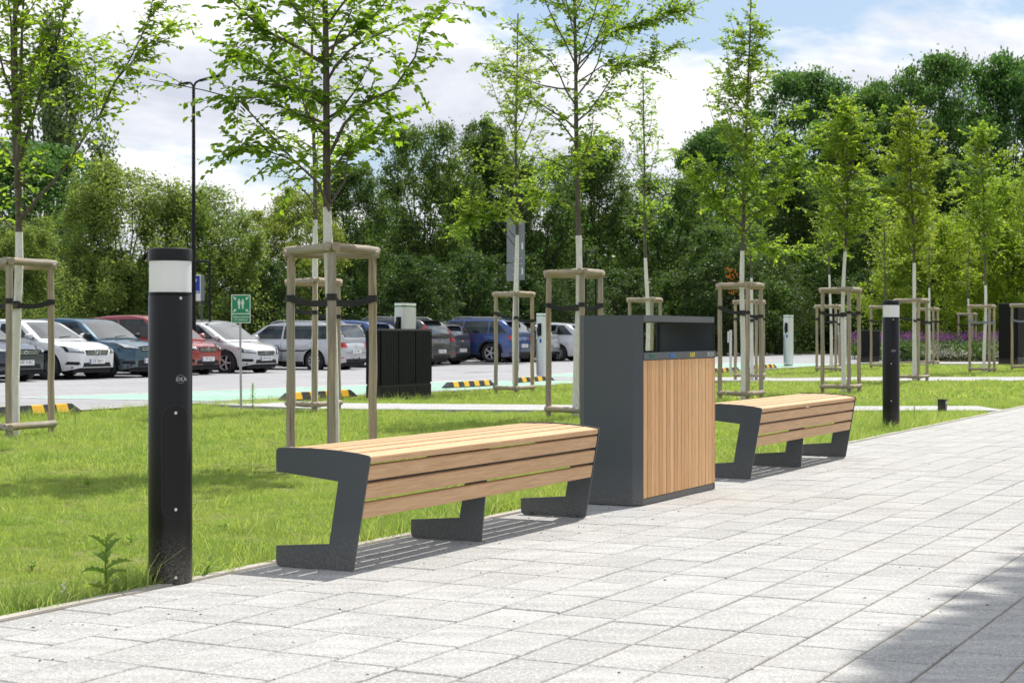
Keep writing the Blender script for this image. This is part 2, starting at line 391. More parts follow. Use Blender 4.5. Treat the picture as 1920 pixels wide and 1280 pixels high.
def text(s, name, size, mat, parent, loc, rot, ext=.001, align='CENTER', sx=1.0, bold=0):
    cu = bpy.data.curves.new(name, 'FONT'); cu.body = s; cu.size = size; cu.align_x = align; cu.align_y = 'CENTER'; cu.extrude = ext; cu.resolution_u = 2; cu.offset = bold
    tmp = bpy.data.objects.new(name + '_t', cu); C.objects.link(tmp)
    bpy.context.view_layer.update()
    dg = bpy.context.evaluated_depsgraph_get(); me = bpy.data.meshes.new_from_object(tmp.evaluated_get(dg))
    bpy.data.objects.remove(tmp)
    me.materials.clear(); me.materials.append(mat); o = bpy.data.objects.new(name, me); C.objects.link(o)
    o.parent = parent; o.location = loc; o.rotation_euler = rot; o.scale = (sx, 1, 1)
    return o

# ------------------------------------------------------------------ SETTING
def grid_sheet(name, poly_test, x0, x1, y0, y1, step, dz, mat):
    xs = np.arange(x0, x1 + step, step); ys = np.arange(y0, y1 + step, step)
    v = [(x, y, gh(x, y) + dz) for y in ys for x in xs]; nx = len(xs)
    f = [(j * nx + i, j * nx + i + 1, (j + 1) * nx + i + 1, (j + 1) * nx + i) for j in range(len(ys) - 1) for i in range(nx - 1)]
    return mesh_obj(name, v, f, mat, None, True)
def ap_sheet(name, a0, a1, p0, p1, step, dz, mat):           # sheet aligned with the promenade
    na = max(1, int((a1 - a0) / step)); npp = max(1, int((p1 - p0) / step)); v = []
    for i in range(na + 1):
        for j in range(npp + 1):
            x, y = ap(a0 + (a1 - a0) * i / na, p0 + (p1 - p0) * j / npp); v.append((x, y, gh(x, y) + dz))
    f = [(i * (npp + 1) + j, (i + 1) * (npp + 1) + j, (i + 1) * (npp + 1) + j + 1, i * (npp + 1) + j + 1) for i in range(na) for j in range(npp)]
    f = [tuple(reversed(q)) for q in f]
    return mesh_obj(name, v, f, mat)
# far ground ring + near lawn in one sheet (coordinates get coarser outwards)
xs = np.unique(np.concatenate([np.linspace(-900, -60, 9), np.arange(-60, 60, 1.0), np.linspace(60, 900, 9)]))
ys = np.unique(np.concatenate([np.linspace(-300, 0, 6), np.arange(0, 90, 1.0), np.linspace(90, 1500, 10)]))
v = [(x, y, gh(x, y) - .03) for y in ys for x in xs]; nx = len(xs)
f = [(j * nx + i, j * nx + i + 1, (j + 1) * nx + i + 1, (j + 1) * nx + i) for j in range(len(ys) - 1) for i in range(nx - 1)]
tag(mesh_obj('ground', v, f, M['lawn'], None, True), kind='structure')
tag(ap_sheet('car_park', -12, 78, -48, -14.75, 1.0, .012, M['lot']), kind='structure')
# mint green charging bays and their lines
for k, (a0, a1) in enumerate([(19.5, 33.5), (36.5, 52.0)]):
    tag(ap_sheet('green_bay_paint', a0, a1, -18.6, -15.1, .5, .015, M['mint']), kind='structure')
for k in range(13):
    a = 19.5 + 2.5 * k
    tag(ap_sheet('bay_line', a, a + .1, -18.6, -15.1, .5, .018, M['linew']), kind='structure')
tag(ap_sheet('bay_line', 19.5, 52, -18.75, -18.6, .5, .018, M['linew']), kind='structure')
tag(ap_sheet('bay_line', 19.5, 52, -15.1, -14.98, .5, .018, M['linew']), kind='structure')
for k in range(14): tag(ap_sheet('bay_line', 16 + 2.34 * k + 11.8, 16 + 2.34 * k + 11.9, -31.5, -26.7, .5, .015, M['linew']), kind='structure')
# footpaths
def poly_sheet(name, pts, dz, mat, thick=.05):
    bm = bmesh.new(); vs = [bm.verts.new((x, y, gh(x, y) + dz)) for x, y in pts]; bm.faces.new(vs)
    r = bmesh.ops.extrude_face_region(bm, geom=bm.faces[:]); bmesh.ops.translate(bm, verts=[e for e in r['geom'] if isinstance(e, bmesh.types.BMVert)], vec=(0, 0, -thick))
    bmesh.ops.recalc_face_normals(bm, faces=bm.faces); me = bpy.data.meshes.new(name); bm.to_mesh(me); bm.free(); me.materials.append(mat)
    o = bpy.data.objects.new(name, me); C.objects.link(o); return tag(o, kind='structure')
p1 = ap(19.1, -14.9); p2 = ap(20.8, -14.9)
poly_sheet('footpath', [(p1[0] - .15, p1[1]), (-2.5, 22.0), (.8, 21.55), (4.6, 21.55), (6.35, 21.5), (6.35, 22.85), (4.6, 22.8), (.9, 23.15), (-2.5, 23.8), (p2[0], p2[1])], .006, M['path'])
poly_sheet('footpath', [(3.9, 36.0), (30, 35.4), (30, 38.6), (3.2, 39.2)], .006, M['path'])
poly_sheet('footpath', [(13.0, 54.4), (30, 52.4), (30, 55.4), (13.9, 57.2)], .006, M['path'])
# edging stones along the lawn, one by one
KERB = -4.24
plaza = ap_sheet('plaza', -6, 27.5, KERB, 22, 2.0, -.006, M['joint']); tag(plaza, kind='structure')
for k in range(30):
    a = -1 + k * 1.0; o = MB().box(a, a + .994, 0, .06, -.2, .006 + .002 * random.random()).build('edging_stone', M['conc'], plaza, bevel=.004)
    off = 0
    o.rotation_euler = (0, 0, ROW); o.location = (NV.x * (KERB - off), NV.y * (KERB - off), 0)
# pavers
PW, PL, GAP = .2345, .372, .0085
def paver_mesh(l):
    bm = bmesh.new(); bmesh.ops.create_cube(bm, size=1)
    bmesh.ops.scale(bm, vec=(l - GAP, PW - GAP, .06), verts=bm.verts)
    bmesh.ops.bevel(bm, geom=[e for e in bm.edges if all(v.co.z > 0 for v in e.verts)] , offset=.0035, segments=1, affect='EDGES')
    bmesh.ops.delete(bm, geom=[f for f in bm.faces if f.normal.z < -.9], context='FACES')
    me = bpy.data.meshes.new('paver'); bm.to_mesh(me); bm.free(); me.materials.append(M['paver']); return me
pm = paver_mesh(PL)
cand = []
for r in range(48):
    off = random.choice([0, .5, .33, .66]) * PL + random.uniform(-.02, .02)
    for c_ in range(-2, 64):
        a = c_ * PL + off; p = KERB + .003 + PW * (r + .5); x, y = ap(a + PL / 2, p)
        if y < .5 or y > 22.7 or a < -2: continue
        if x > .306 * y + 4.5: continue
        vis = (y > 4.6 and abs(x) < .306 * y + .25)
        cand.append((0 if vis else 1, y, x, a + PL / 2, p))
cand.sort()
rest = []
for i, (nv, y, x, a, p) in enumerate(cand):
    z = -.030 + random.uniform(-.0012, .0012); tl = (random.uniform(-.003, .003), random.uniform(-.003, .003))
    if i < 300 and not nv:
        o = bpy.data.objects.new('paver', pm); C.objects.link(o); o.parent = plaza; o.location = (x, y, z); o.rotation_euler = (tl[0], tl[1], ROW + random.uniform(-.003, .003))
    else: rest.append((x, y, z))
pv = np.array([v.co[:] for v in pm.vertices]); pf = [tuple(q.vertices) for q in pm.polygons]; ca, sa = math.cos(ROW), math.sin(ROW)
V_ = []; F_ = []
for x, y, z in rest:
    b = len(V_); V_ += [(x + q[0] * ca - q[1] * sa, y + q[0] * sa + q[1] * ca, z + q[2]) for q in pv]; F_ += [tuple(i + b for i in q) for q in pf]
tag(mesh_obj('pavers', V_, F_, M['paver'], plaza), kind='stuff')
# debris
db = MB()
for _ in range(260):
    a = random.uniform(3.5, 14); p = random.choice([random.uniform(-4.1, -3.6), random.uniform(-4.1, -1.2), random.uniform(-4.1, .8)]); x, y = ap(a, p); s = random.uniform(.002, .0055); t = random.uniform(0, 3)
    dx, dy = math.cos(t) * s * random.uniform(1, 2), math.sin(t) * s * random.uniform(1, 2)
    db.add([(x - dx, y - dy, .001), (x + dy * .6, y - dx * .6, .001), (x + dx, y + dy, .001), (x - dy * .6, y + dx * .6, .001), (x, y, .001 + s * .8)], [(0, 1, 4), (1, 2, 4), (2, 3, 4), (3, 0, 4)])
tag(db.build('litter_crumbs', plain('dry_soil_crumb', (.05, .04, .03), .9)), label='dark crumbs of soil and bark scattered over the light pavers', cat='debris', kind='stuff')

# ------------------------------------------------------------------ LEAVES
def leaf_quads(P, D, size, width, up=None, fold=.25):
    """P base points (n,3), D directions (n,3); returns verts/quads of folded diamond leaves"""
    n = len(P); D = D / np.linalg.norm(D, axis=1, keepdims=True)
    U = rng.normal(size=(n, 3)) * .55 + (np.array([0, 0, 1.0]) if up is None else up)
    Sd = np.cross(D, U); Sd /= np.linalg.norm(Sd, axis=1, keepdims=True) + 1e-9; Nn = np.cross(Sd, D)
    s = np.asarray(size).reshape(-1, 1) * np.ones((n, 1)); w = s * width
    m = P + D * s * .5
    v = np.stack([P, m - Sd * w * .5 + Nn * s * fold * .25, P + D * s - Nn * s * .12, m + Sd * w * .5 + Nn * s * fold * .25], 1).reshape(-1, 3)
    q = np.arange(4 * n).reshape(-1, 4)
    return v, q
def leaf_fine(P, D, size, width):
    """six sided pointed leaves with a drooping tip (two quads each)"""
    n = len(P); D = D / np.linalg.norm(D, axis=1, keepdims=True)
    U = rng.normal(size=(n, 3)) * .45 + np.array([0, 0, 1.0]); Sd = np.cross(D, U); Sd /= np.linalg.norm(Sd, axis=1, keepdims=True) + 1e-9; Nn = np.cross(Sd, D)
    s = np.asarray(size).reshape(-1, 1) * np.ones((n, 1)); w = s * width
    a = P; b = P + D * s * .35; c = P + D * s * .7 - Nn * s * .03; t = P + D * s - Nn * s * .16
    lf = .16 * w
    v = np.stack([a, b - Sd * w * .5 + Nn * lf, c - Sd * w * .36 + Nn * lf * .6, t, c + Sd * w * .36 + Nn * lf * .6, b + Sd * w * .5 + Nn * lf], 1).reshape(-1, 3)
    i = np.arange(n) * 6
    q = np.concatenate([np.stack([i, i + 1, i + 2, i + 3], 1), np.stack([i, i + 3, i + 4, i + 5], 1)])
    return v, q
def polyline(p0, d0, length, n, wob, lift, r_):
    pts = [np.array(p0, float)]; d = np.array(d0, float); d /= np.linalg.norm(d)
    for i in range(n):
        d = d + r_.normal(size=3) * wob + np.array([0, 0, lift]); d /= np.linalg.norm(d); pts.append(pts[-1] + d * length / n)
    return pts
def along(pts, t):
    k = (len(pts) - 1) * t; i = min(int(k), len(pts) - 2); return pts[i] + (pts[i + 1] - pts[i]) * (k - i), pts[i + 1] - pts[i]
def sapling(label, loc, H, hw, r0, crown, nbr, h0, seed, leaf=.065, dens=1.0, mat='leaf', limbs=(), lean=(0, 0), fine=False, stems=(), rz=0, twigw=1.0):
    """crown: function t(0..1 along the crown) -> radius; limbs: explicit polylines in local coordinates"""
    r_ = np.random.default_rng(seed)
    t = thing('young_tree', label, 'tree', loc, rz, 'young street trees with whitewashed trunks')
    n = 14; trunk = []
    ph = r_.uniform(0, 6, 4)
    for i in range(n + 1):
        h = H * i / n; k = h / H
        trunk.append(np.array([lean[0] * k * k + .022 * math.sin(ph[0] + k * 7) * min(1, k * 4) + (.010 * math.sin(ph[2] + h * 2.2)), lean[1] * k * k + .03 * math.sin(ph[1] + k * 6) * min(1, k * 4), h]))
    rad = lambda h: r0 * (1 - .82 * min(h / H, 1)) + .003
    def seg(h0_, h1_, name, mt, extra=0):
        m = MB(); hs = np.linspace(h0_, h1_, 12 if h1_ > 3 else 9); pts = [along(trunk, min(max(h / H, 0), .9999))[0] for h in hs]; pts[0][2] = h0_
        m.tube(pts, [rad(h) * (1 + .06 * math.sin(h * 9 + seed)) + extra for h in hs], 10); return m.build(name, mt, t, True)
    seg(-.05, hw, 'whitewashed_trunk', M['lime'], .003); seg(hw - .02, H, 'trunk', M['bark'])
    br = MB(); twigs = []
    for st in stems:
        pts = [np.array(p, float) for p in st[0]]; br.tube(pts, list(np.linspace(st[1], .004, len(pts))), 7); limb_src = pts
        for k in np.linspace(.25, .97, st[2]): p, d = along(pts, k); twigs.append((p, d, st[3]))
    for lb in limbs:
        pts = [np.array(p, float) for p in lb[0]]; br.tube(pts, list(np.linspace(lb[1], .003, len(pts))), 6)
        L_ = sum(np.linalg.norm(pts[i + 1] - pts[i]) for i in range(len(pts) - 1))
        for k in np.linspace(lb[3] if len(lb) > 3 else .3, 1, max(3, int(L_ * 12 * lb[2]))): p, d = along(pts, min(k, .999)); twigs.append((p, d, .34))
    az = r_.uniform(0, 6)
    for i in range(nbr):
        k = (i + .5) / nbr; h = h0 + (H * .97 - h0) * k; az += 2.399 + r_.uniform(-.4, .4)
        Rr = crown(k) * r_.uniform(.75, 1.15)
        if Rr < .12: continue
        el = R(r_.uniform(18, 60)); p0, _ = along(trunk, h / H)
        pts = polyline(p0, (math.cos(az) * math.cos(el), math.sin(az) * math.cos(el), math.sin(el)), Rr / math.cos(el), 6, .17, .03, r_)
        br.tube(pts, list(np.linspace(max(rad(h) * .5, .006), .0025, 7)), 5)
        for kk in np.arange(.14, 1.0, .10 / max(Rr, .3)): 
            p, d = along(pts, min(kk + r_.uniform(-.03, .03), .999)); twigs.append((p, d, .3 * (1.15 - .5 * kk) * twigw))
    for k in np.arange(max(.35, h0 / H), 1, .03): p, d = along(trunk, k * .998); twigs.append((p, d, .22))
    LP, LD, LS = [], [], []
    for p, d, tl in twigs:
        if r_.random() > .93: continue
        for _ in range(2):
            dd = d / (np.linalg.norm(d) + 1e-9) * .7 + r_.normal(size=3) * .65; dd[2] = dd[2] * .55 + .08
            tw = polyline(p, dd, tl * r_.uniform(.6, 1.25), 3, .12, -.03, r_); br.tube(tw, [.003, .0025, .002, .0012], 3, False)
            m_ = max(5, int(tl * 46 * dens * r_.uniform(.7, 1.2)))
            for ii, k in enumerate(np.linspace(.06, 1, m_)):
                q, qd = along(tw, min(k, .999)); qd = qd / (np.linalg.norm(qd) + 1e-9); hs_ = np.array([-qd[1], qd[0], 0]); hs_ = hs_ / (np.linalg.norm(hs_) + 1e-6) * (1 if ii % 2 else -1)
                LP.append(q + r_.normal(size=3) * .006); LD.append(qd * .55 + hs_ * .8 + r_.normal(size=3) * .28 + np.array([0, 0, -.12])); LS.append(leaf * r_.uniform(.6, 1.25) * (1.1 - .3 * k))
    br.build('branches', M['bark'], t, True)
    P = np.array(LP); D = np.array(LD); s = np.array(LS)
    v, q = (leaf_fine(P, D, s, .62) if fine else leaf_quads(P, D, s, .6))
    np_obj('foliage', v, q, M[mat], t)
    return t

# background trees -----------------------------------------------------------
def bg_tree_mesh(seed, H, Wd, kind, nleaf, size, base=.04):
    r_ = np.random.default_rng(seed); cl = []
    if kind == 'robinia':
        for _ in range(110):
            a = r_.uniform(0, 6.28); k = r_.uniform(.1, 1); rr = Wd * .5 * math.sqrt(max(.03, 1 - ((k - .5) / .52) ** 2)) * r_.uniform(.25, 1.05)
            cl.append((rr * math.cos(a), rr * math.sin(a), H * k, r_.uniform(.45, 1.0) * Wd * .125, .55))
    elif kind == 'willow':
        for _ in range(26):
            a = r_.uniform(0, 6.28); k = r_.uniform(.04, .96); rr = Wd * .5 * math.sqrt(max(0.02, 1 - (k * .98) ** 2.2)) * r_.uniform(.4, .95); pr = Wd * r_.uniform(.09, .17)
            for _ in range(9):
                d_ = r_.normal(size=3); d_ /= np.linalg.norm(d_); cl.append((rr * math.cos(a) + d_[0] * pr, rr * math.sin(a) + d_[1] * pr, H * k * .93 + d_[2] * pr * 1.5, r_.uniform(.3, 1.0) * Wd * .065, 1.9))
    elif kind == 'poplar':
        for _ in range(60):
            a = r_.uniform(0, 6.28); k = r_.uniform(.12, 1); rr = Wd * .5 * math.sin(math.pi * min(k * .9 + .12, 1)) ** .7 * r_.uniform(.2, 1)
            cl.append((rr * math.cos(a), rr * math.sin(a), H * k, r_.uniform(.5, 1.0) * Wd * .16, 1.9))
    else:
        env = lambda a: 1 + .18 * math.sin(a * 2 + seed) + .12 * math.sin(a * 5 + 2 * seed)
        for _ in range(30):
            a = r_.uniform(0, 6.28); k = base + (1 - base) * r_.random() ** .8; rr = env(a) * Wd * .5 * math.sqrt(max(0.02, 1 - ((k - .46) / .56) ** 2)) * r_.uniform(.3, 1.0); pr = Wd * r_.uniform(.08, .18)
            for _ in range(9):
                d_ = r_.normal(size=3); d_ /= np.linalg.norm(d_); cl.append((rr * math.cos(a) + d_[0] * pr, rr * math.sin(a) + d_[1] * pr, min(H * k, H) + d_[2] * pr * .8, r_.uniform(.3, 1.0) * Wd * .075, .75))
        for _ in range(20):
            a = r_.uniform(0, 6.28); k = r_.uniform(base, 1); rr = Wd * .5 * math.sqrt(max(0.02, 1 - ((k - .5) / .52) ** 2)) * r_.uniform(.4, 1.05)
            cl.append((rr * math.cos(a), rr * math.sin(a), H * k, r_.uniform(.35, 1.0) * Wd * .115, .85))
    cl = np.array(cl); wts = cl[:, 3] ** 2; idx = r_.choice(len(cl), nleaf, p=wts / wts.sum())
    d = r_.normal(size=(nleaf, 3)); d /= np.linalg.norm(d, axis=1, keepdims=True)
    rad = cl[idx, 3] * (r_.random(nleaf) ** .5) * (1 + .5 * np.abs(r_.normal(size=nleaf)) * (r_.random(nleaf) > (.92 if kind == 'robinia' else .75)))
    fl = {'poplar': 0, 'robinia': .22}.get(kind, .26)
    lump = 1 + .35 * np.sin(d[:, 0] * 5 + idx) * np.sin(d[:, 1] * 4 + idx * 2)
    P = cl[idx, :3] + d * (rad * lump)[:, None] * np.stack([np.ones(nleaf), np.ones(nleaf), cl[idx, 4]], 1)
    nf = int(nleaf * fl)
    if nf:
        kk = r_.uniform(.02 if kind != 'robinia' else .12, .98, nf); aa = r_.uniform(0, 6.283, nf); bulge = 1 + .24 * np.sin(aa * 3 + kk * 9 + seed) + .10 * np.sin(aa * 7 - kk * 17)
        pr_ = np.sqrt(np.maximum(.02, 1 - (kk * .98) ** 2.2)) if kind == 'willow' else np.sqrt(np.maximum(.02, 1 - ((kk - .48) / .53) ** 2))
        rr = Wd * .5 * pr_ * bulge * np.sqrt(r_.uniform(.12, 1.0, nf)); P[:nf] = np.stack([rr * np.cos(aa), rr * np.sin(aa), H * kk + r_.normal(size=nf) * .15], 1)
    D = r_.normal(size=(nleaf, 3)); up = None
    if kind == 'willow': D = D * .5 + np.array([0, 0, -.35]) + d * .7
    if kind == 'poplar': D = D * .5 + np.array([0, 0, .7])
    s = size * r_.uniform(.6, 1.35, nleaf); wd = .38 if kind in ('willow',) else .62
    v, q = leaf_quads(P, D, s, wd, r_.normal(size=(nleaf, 3)) + np.array([0, 0, .5]))
    tr = MB(); nst = {'poplar': 1, 'willow': 4, 'robinia': 2}.get(kind, 2)
    for i in range(nst):
        a = 6.28 * i / nst + seed; tp = np.array([math.cos(a) * Wd * .17 * (nst > 1), math.sin(a) * Wd * .17 * (nst > 1), H * .85]); pts = [np.array([0, 0, -.2]) + np.array([math.cos(a), math.sin(a), 0]) * .12 * i]
        for k in (.25, .5, .75, 1): pts.append(tp * k * np.array([k, k, 1]) + r_.normal(size=3) * .12)
        tr.tube(pts, [.016 * H / (1 + .3 * nst) * (1 - .75 * k) for k in (0, .25, .5, .75, 1)], 7)
    for c in cl[r_.choice(len(cl), 22, replace=False)]:
        k = .5 * c[2] / H + .12; p0 = np.array([c[0] * .15, c[1] * .15, c[2] * .55]); mid = (p0 + c[:3]) * .5 + r_.normal(size=3) * .15
        tr.tube([p0, mid, c[:3]], [.0085 * H * .8, .005 * H * .8, .012], 5)
    return v, q, tr
BG = {}
def bg_tree(label, px, top, Y, wpx, kind, mat, seed=0, nleaf=15000, size=.17, group='trees of the wood behind the car park', name='tree'):
    x = (px - 960) / F * Y; z = gh(x, Y); H = 1 - z + (HZ - top) / F * Y; Wd = wpx / F * Y
    t = thing(name, label, 'tree' if name == 'tree' else 'bush', (x, Y, z), random.uniform(0, 6), group)
    key = (kind, mat, seed)
    if key not in BG:
        v, q, tr = bg_tree_mesh(seed + 11, 10, 7 if kind != 'poplar' else 3.4, kind, nleaf, size)
        c = np_obj('foliage', v, q, M[mat], t); k = tr.build('trunk', M['oldbark'], t, True); BG[key] = (c.data, k.data, 7 if kind != 'poplar' else 3.4)
        parts = (c, k)
    else:
        a, b, _ = BG[key]; c = bpy.data.objects.new('foliage', a); k = bpy.data.objects.new('trunk', b); parts = (c, k)
        for o in parts: C.objects.link(o); o.parent = t
    t.scale = (Wd / BG[key][2], Wd / BG[key][2], H / 10)
    return t
# (label, px, top row, distance, width px, kind, material, seed)
trees = [
 ('tall narrow poplar rising far behind at the left edge', 96, 62, 92, 210, 'poplar', 'leaf_pop', 0),
 ('dark rounded tree below the poplar, left of the willows', 60, 275, 70, 330, 'robinia', 'leaf_far', 1),
 ('broad light green willow between left guard frame and black bollard', 228, 312, 60, 300, 'willow', 'leaf_willow', 0),
 ('light green willow right behind the tall lamp post', 385, 345, 61, 270, 'willow', 'leaf_willow', 1),
 ('low pale willow at the far left behind the white hatchback', 30, 425, 55, 230, 'willow', 'leaf_willow', 2),
 ('yellow green tree behind the twin guard frames', 555, 365, 66, 190, 'oak', 'leaf_willow', 3),
 ('narrow tree right of the twin guard frames', 660, 330, 70, 190, 'oak', 'leaf_mid', 4),
 ('tall dark tree above the black cabinet', 795, 232, 74, 210, 'oak', 'leaf_mid', 5),
 ('dark tree behind the left edge of the tall grey sign', 905, 255, 78, 200, 'oak', 'leaf_mid', 4),
 ('dark tree behind the third young tree', 1010, 300, 78, 210, 'oak', 'leaf_mid', 5),
 ('dark tree behind the waste bin', 1120, 285, 82, 210, 'oak', 'leaf_mid', 4),
 ('dark tree left of the tallest conical young tree', 1250, 330, 84, 220, 'oak', 'leaf_mid', 5),
 ('high dark robinia behind the tallest conical young tree', 1345, 245, 95, 200, 'robinia', 'leaf_far', 1),
 ('high layered robinia in the middle right skyline', 1510, 148, 98, 300, 'robinia', 'leaf_far', 2),
 ('layered robinia with a gap of sky beside it', 1640, 165, 99, 220, 'robinia', 'leaf_far', 1),
 ('tallest layered robinia of the right skyline', 1755, 118, 96, 260, 'robinia', 'leaf_far', 2),
 ('dark robinia cut by the right edge of the photo', 1890, 115, 97, 260, 'robinia', 'leaf_far', 1),
 ('robinia just outside the right edge', 2060, 130, 97, 280, 'robinia', 'leaf_far', 2),
 ('mid green tree behind the second conical young tree', 1480, 330, 88, 230, 'oak', 'leaf_mid', 4),
 ('lower green tree under the robinias at right', 1640, 330, 82, 240, 'oak', 'leaf_mid', 5),
 ('lower green tree under the tallest robinia', 1800, 320, 80, 260, 'oak', 'leaf_mid', 4),
 ('lower green tree at the right edge', 1940, 330, 80, 260, 'oak', 'leaf_mid', 5),
 ('lime green light tree above the flower bed', 1740, 400, 66, 240, 'oak', 'leaf_y', 6),
 ('lime green light tree right of the flower bed', 1905, 350, 68, 250, 'oak', 'leaf_y', 6),
 ('pale green tree between the first and second conical young trees', 1370, 420, 76, 220, 'oak', 'leaf_mid', 5),
]
for (lb, px, top, Y, w, kd, mt, sd) in trees: bg_tree(lb, px, top, Y, w, kd, mt, sd, 62000 if kd in ('oak', 'robinia') else (56000 if kd == 'willow' else 16000), .145 if kd != 'willow' else .18)
# undergrowth bushes closing the view below the crowns
UL = ['leafy bush outside the left edge behind the cars', 'leafy bush at the left edge behind the dark blue car nose', 'leafy bush above the roof of the white hatchback', 'leafy bush above the roof of the red compact van', 'leafy bush directly behind the black bollard',
 'leafy bush between the bollard and the green sign', 'leafy bush above the silver white hatchback', 'leafy bush above the bonnet of the silver estate car', 'leafy bush seen through the nearest tree guard', 'leafy bush above the rear of the silver estate car', 'leafy bush behind the charging station on the black cabinet',
 'leafy bush above the small black hatchback', 'leafy bush above the blue crossover', 'leafy bush behind the charging station left of the bin', 'leafy bush behind the left corner of the waste bin', 'leafy bush above the bin roof', 'leafy bush right of the waste bin behind the pale thin post',
 'leafy bush behind the charging station above the rear bench', 'leafy bush behind the pair of guards left of the rear bollard', 'leafy bush behind the low black cabinet', 'leafy bush left behind the purple flowers', 'leafy bush right behind the purple flowers', 'leafy bush behind the tall black cabinet', 'leafy bush outside the right edge']
k = 0
for px in range(-80, 2060, 96):
    Y = 60 + max(0, px - 300) * .012 + (k % 3) * 3; tp = 500 + 30 * math.sin(px * .021) + random.uniform(-25, 25)
    t = bg_tree(UL[k], px, tp, Y, 170, 'willow' if k % 4 == 0 else 'oak', 'leaf_under', (7, 8)[k % 2], 20000, .20, 'undergrowth bushes at the edge of the wood', 'bush'); k += 1
# far wood mass
n = 60000; px = rng.uniform(-500, 2500, n); Y = rng.uniform(100, 108, n); X = (px - 960) / F * Y
Hh = np.interp(px, [-500, 0, 300, 520, 700, 1250, 1400, 2500], [4, 4, 4, 4, 7, 8, 10.5, 11]) + .9 * np.sin(px * .03) + .6 * np.sin(px * .083)
P = np.stack([X, Y, rng.random(n) ** .9 * Hh - .3], 1); v, q = leaf_quads(P, rng.normal(size=(n, 3)), .55 * rng.uniform(.6, 1.3, n), .7, rng.normal(size=(n, 3)))
tag(np_obj('far_wood', v, q, M['leaf_far']), 'dark mass of far trees closing the horizon behind the robinias', 'wood', kind='stuff')

# ------------------------------------------------------------------ TREE GUARDS
def rough_post(l, r, seed):
    r_ = random.Random(seed); m = MB(); n = 9
    m.tube([(r_.uniform(-.003, .003), r_.uniform(-.003, .003), l * i / n) for i in range(n + 1)], [r * (1 + r_.uniform(-.05, .05)) * (1.03 - .06 * i / n) for i in range(n + 1)], 12)
    return m
GH = 1.72
PA = (.62 * math.cos(R(125)), .62 * math.sin(R(125))); PB = (.62 * math.cos(R(63)), .62 * math.sin(R(63)))
CEN = ((PA[0] + PB[0]) / 3, (PA[1] + PB[1]) / 3)
def make_guard(strapmat='strap', dh=(0, 0, 0)):
    t = thing('tree_guard', 'x', 'tree guard', (0, 0, 0), 0, 'timber stake frames around the young trees')
    P3 = [(0, 0), PA, PB]
    for i, (x, y) in enumerate(P3):
        o = rough_post(GH - .03 + .08, .034, i + 3).build('post', M['post'], t, True, .004, 1); o.location = (x, y, -.08)
    def rail(i, j, h, rr, ext, nm='rail'):
        a = Vector((*P3[i], h)); b = Vector((*P3[j], h)); d = (b - a).normalized(); a = a - d * ext; b = b + d * ext
        o = rough_post((b - a).length, rr, i * 3 + j).build(nm, M['post'], t, True, .004, 1); o.location = a; o.rotation_euler = d.to_track_quat('Z', 'Y').to_euler()
    rail(0, 1, GH, .038, .07); rail(0, 2, GH + .004, .038, .07); rail(1, 2, GH - .03, .036, .05)
    n0 = Vector((math.cos(R(-86)), math.sin(R(-86)), 0)) * .06
    def rail2(i, j, h):
        a = Vector((*P3[i], h)) + n0 * .9; b = Vector((*P3[j], h)) + n0 * .9; d = (b - a).normalized(); a = a - d * .06; b = b + d * .07
        o = rough_post((b - a).length, .036, i * 3 + j + 9).build('rail', M['post'], t, True, .004, 1); o.location = a; o.rotation_euler = d.to_track_quat('Z', 'Y').to_euler()
    rail2(1, 0, .085); rail2(0, 2, .09)
    cx, cy = CEN
    for i, (x, y) in enumerate(P3):
        h = 1.33 + dh[i]
        c = MB().lathe([(.037, -.026), (.041, -.026), (.041, .026), (.037, .026)], 14, (x, y, h)).build('strap_collar', M[strapmat], t)
        d = Vector((cx - x, cy - y, 0)).normalized(); w = Vector((-d.y, d.x, 0))
        a = Vector((x, y, h)) + w * .036; b = Vector((cx, cy, 1.30)) + w * .036
        m = MB()
        for s_ in (1, -1):
            a = Vector((x, y, h)) + w * .037 * s_; b = Vector((cx, cy, 1.30)) - w * .037 * s_
            pts = [a + (b - a) * k / 4 - Vector((0, 0, .03 * math.sin(math.pi * k / 4))) for k in range(5)]
            vv = []; 
            for q in pts: vv += [q + Vector((0, 0, .025)) + w * .0015, q - Vector((0, 0, .025)) + w * .0015, q - Vector((0, 0, .025)) - w * .0015, q + Vector((0, 0, .025)) - w * .0015]
            ff = [(4 * k + e, 4 * k + (e + 1) % 4, 4 * k + 4 + (e + 1) % 4, 4 * k + 4 + e) for k in range(4) for e in range(4)] + [(0, 1, 2, 3), (16, 17, 18, 19)]
            m.add(vv, ff)
        m.build('strap', M[strapmat], t)
    MB().lathe([(.044, 1.26), (.05, 1.26), (.05, 1.335), (.044, 1.335)], 14, (cx, cy, 0)).build('strap_collar', M[strapmat], t)
    return t
gp = [make_guard(), make_guard('strap', (-.03, .05, -.08)), make_guard('strapgrey', (.02, .0, -.03))]; used = [0, 0, 0]
def place_guard(kind, px, py, label, rz=0, sz=1.0):
    x, y, z = at(px, py)
    t = gp[kind] if not used[kind] else copy_tree(gp[kind]); used[kind] = 1
    t.location = (x, y, z); t.rotation_euler = (0, 0, rz); t.scale = (1, 1, sz); t['label'] = label
    c, s = math.cos(rz), math.sin(rz)
    return (x + CEN[0] * c - CEN[1] * s, y + CEN[0] * s + CEN[1] * c, z)
def cone(rmax, peak=.25, tip=.06): return lambda k: tip + (rmax - tip) * (k / peak * .5 + .5 if k < peak else max(0, (1 - k) / (1 - peak)) ** .8)

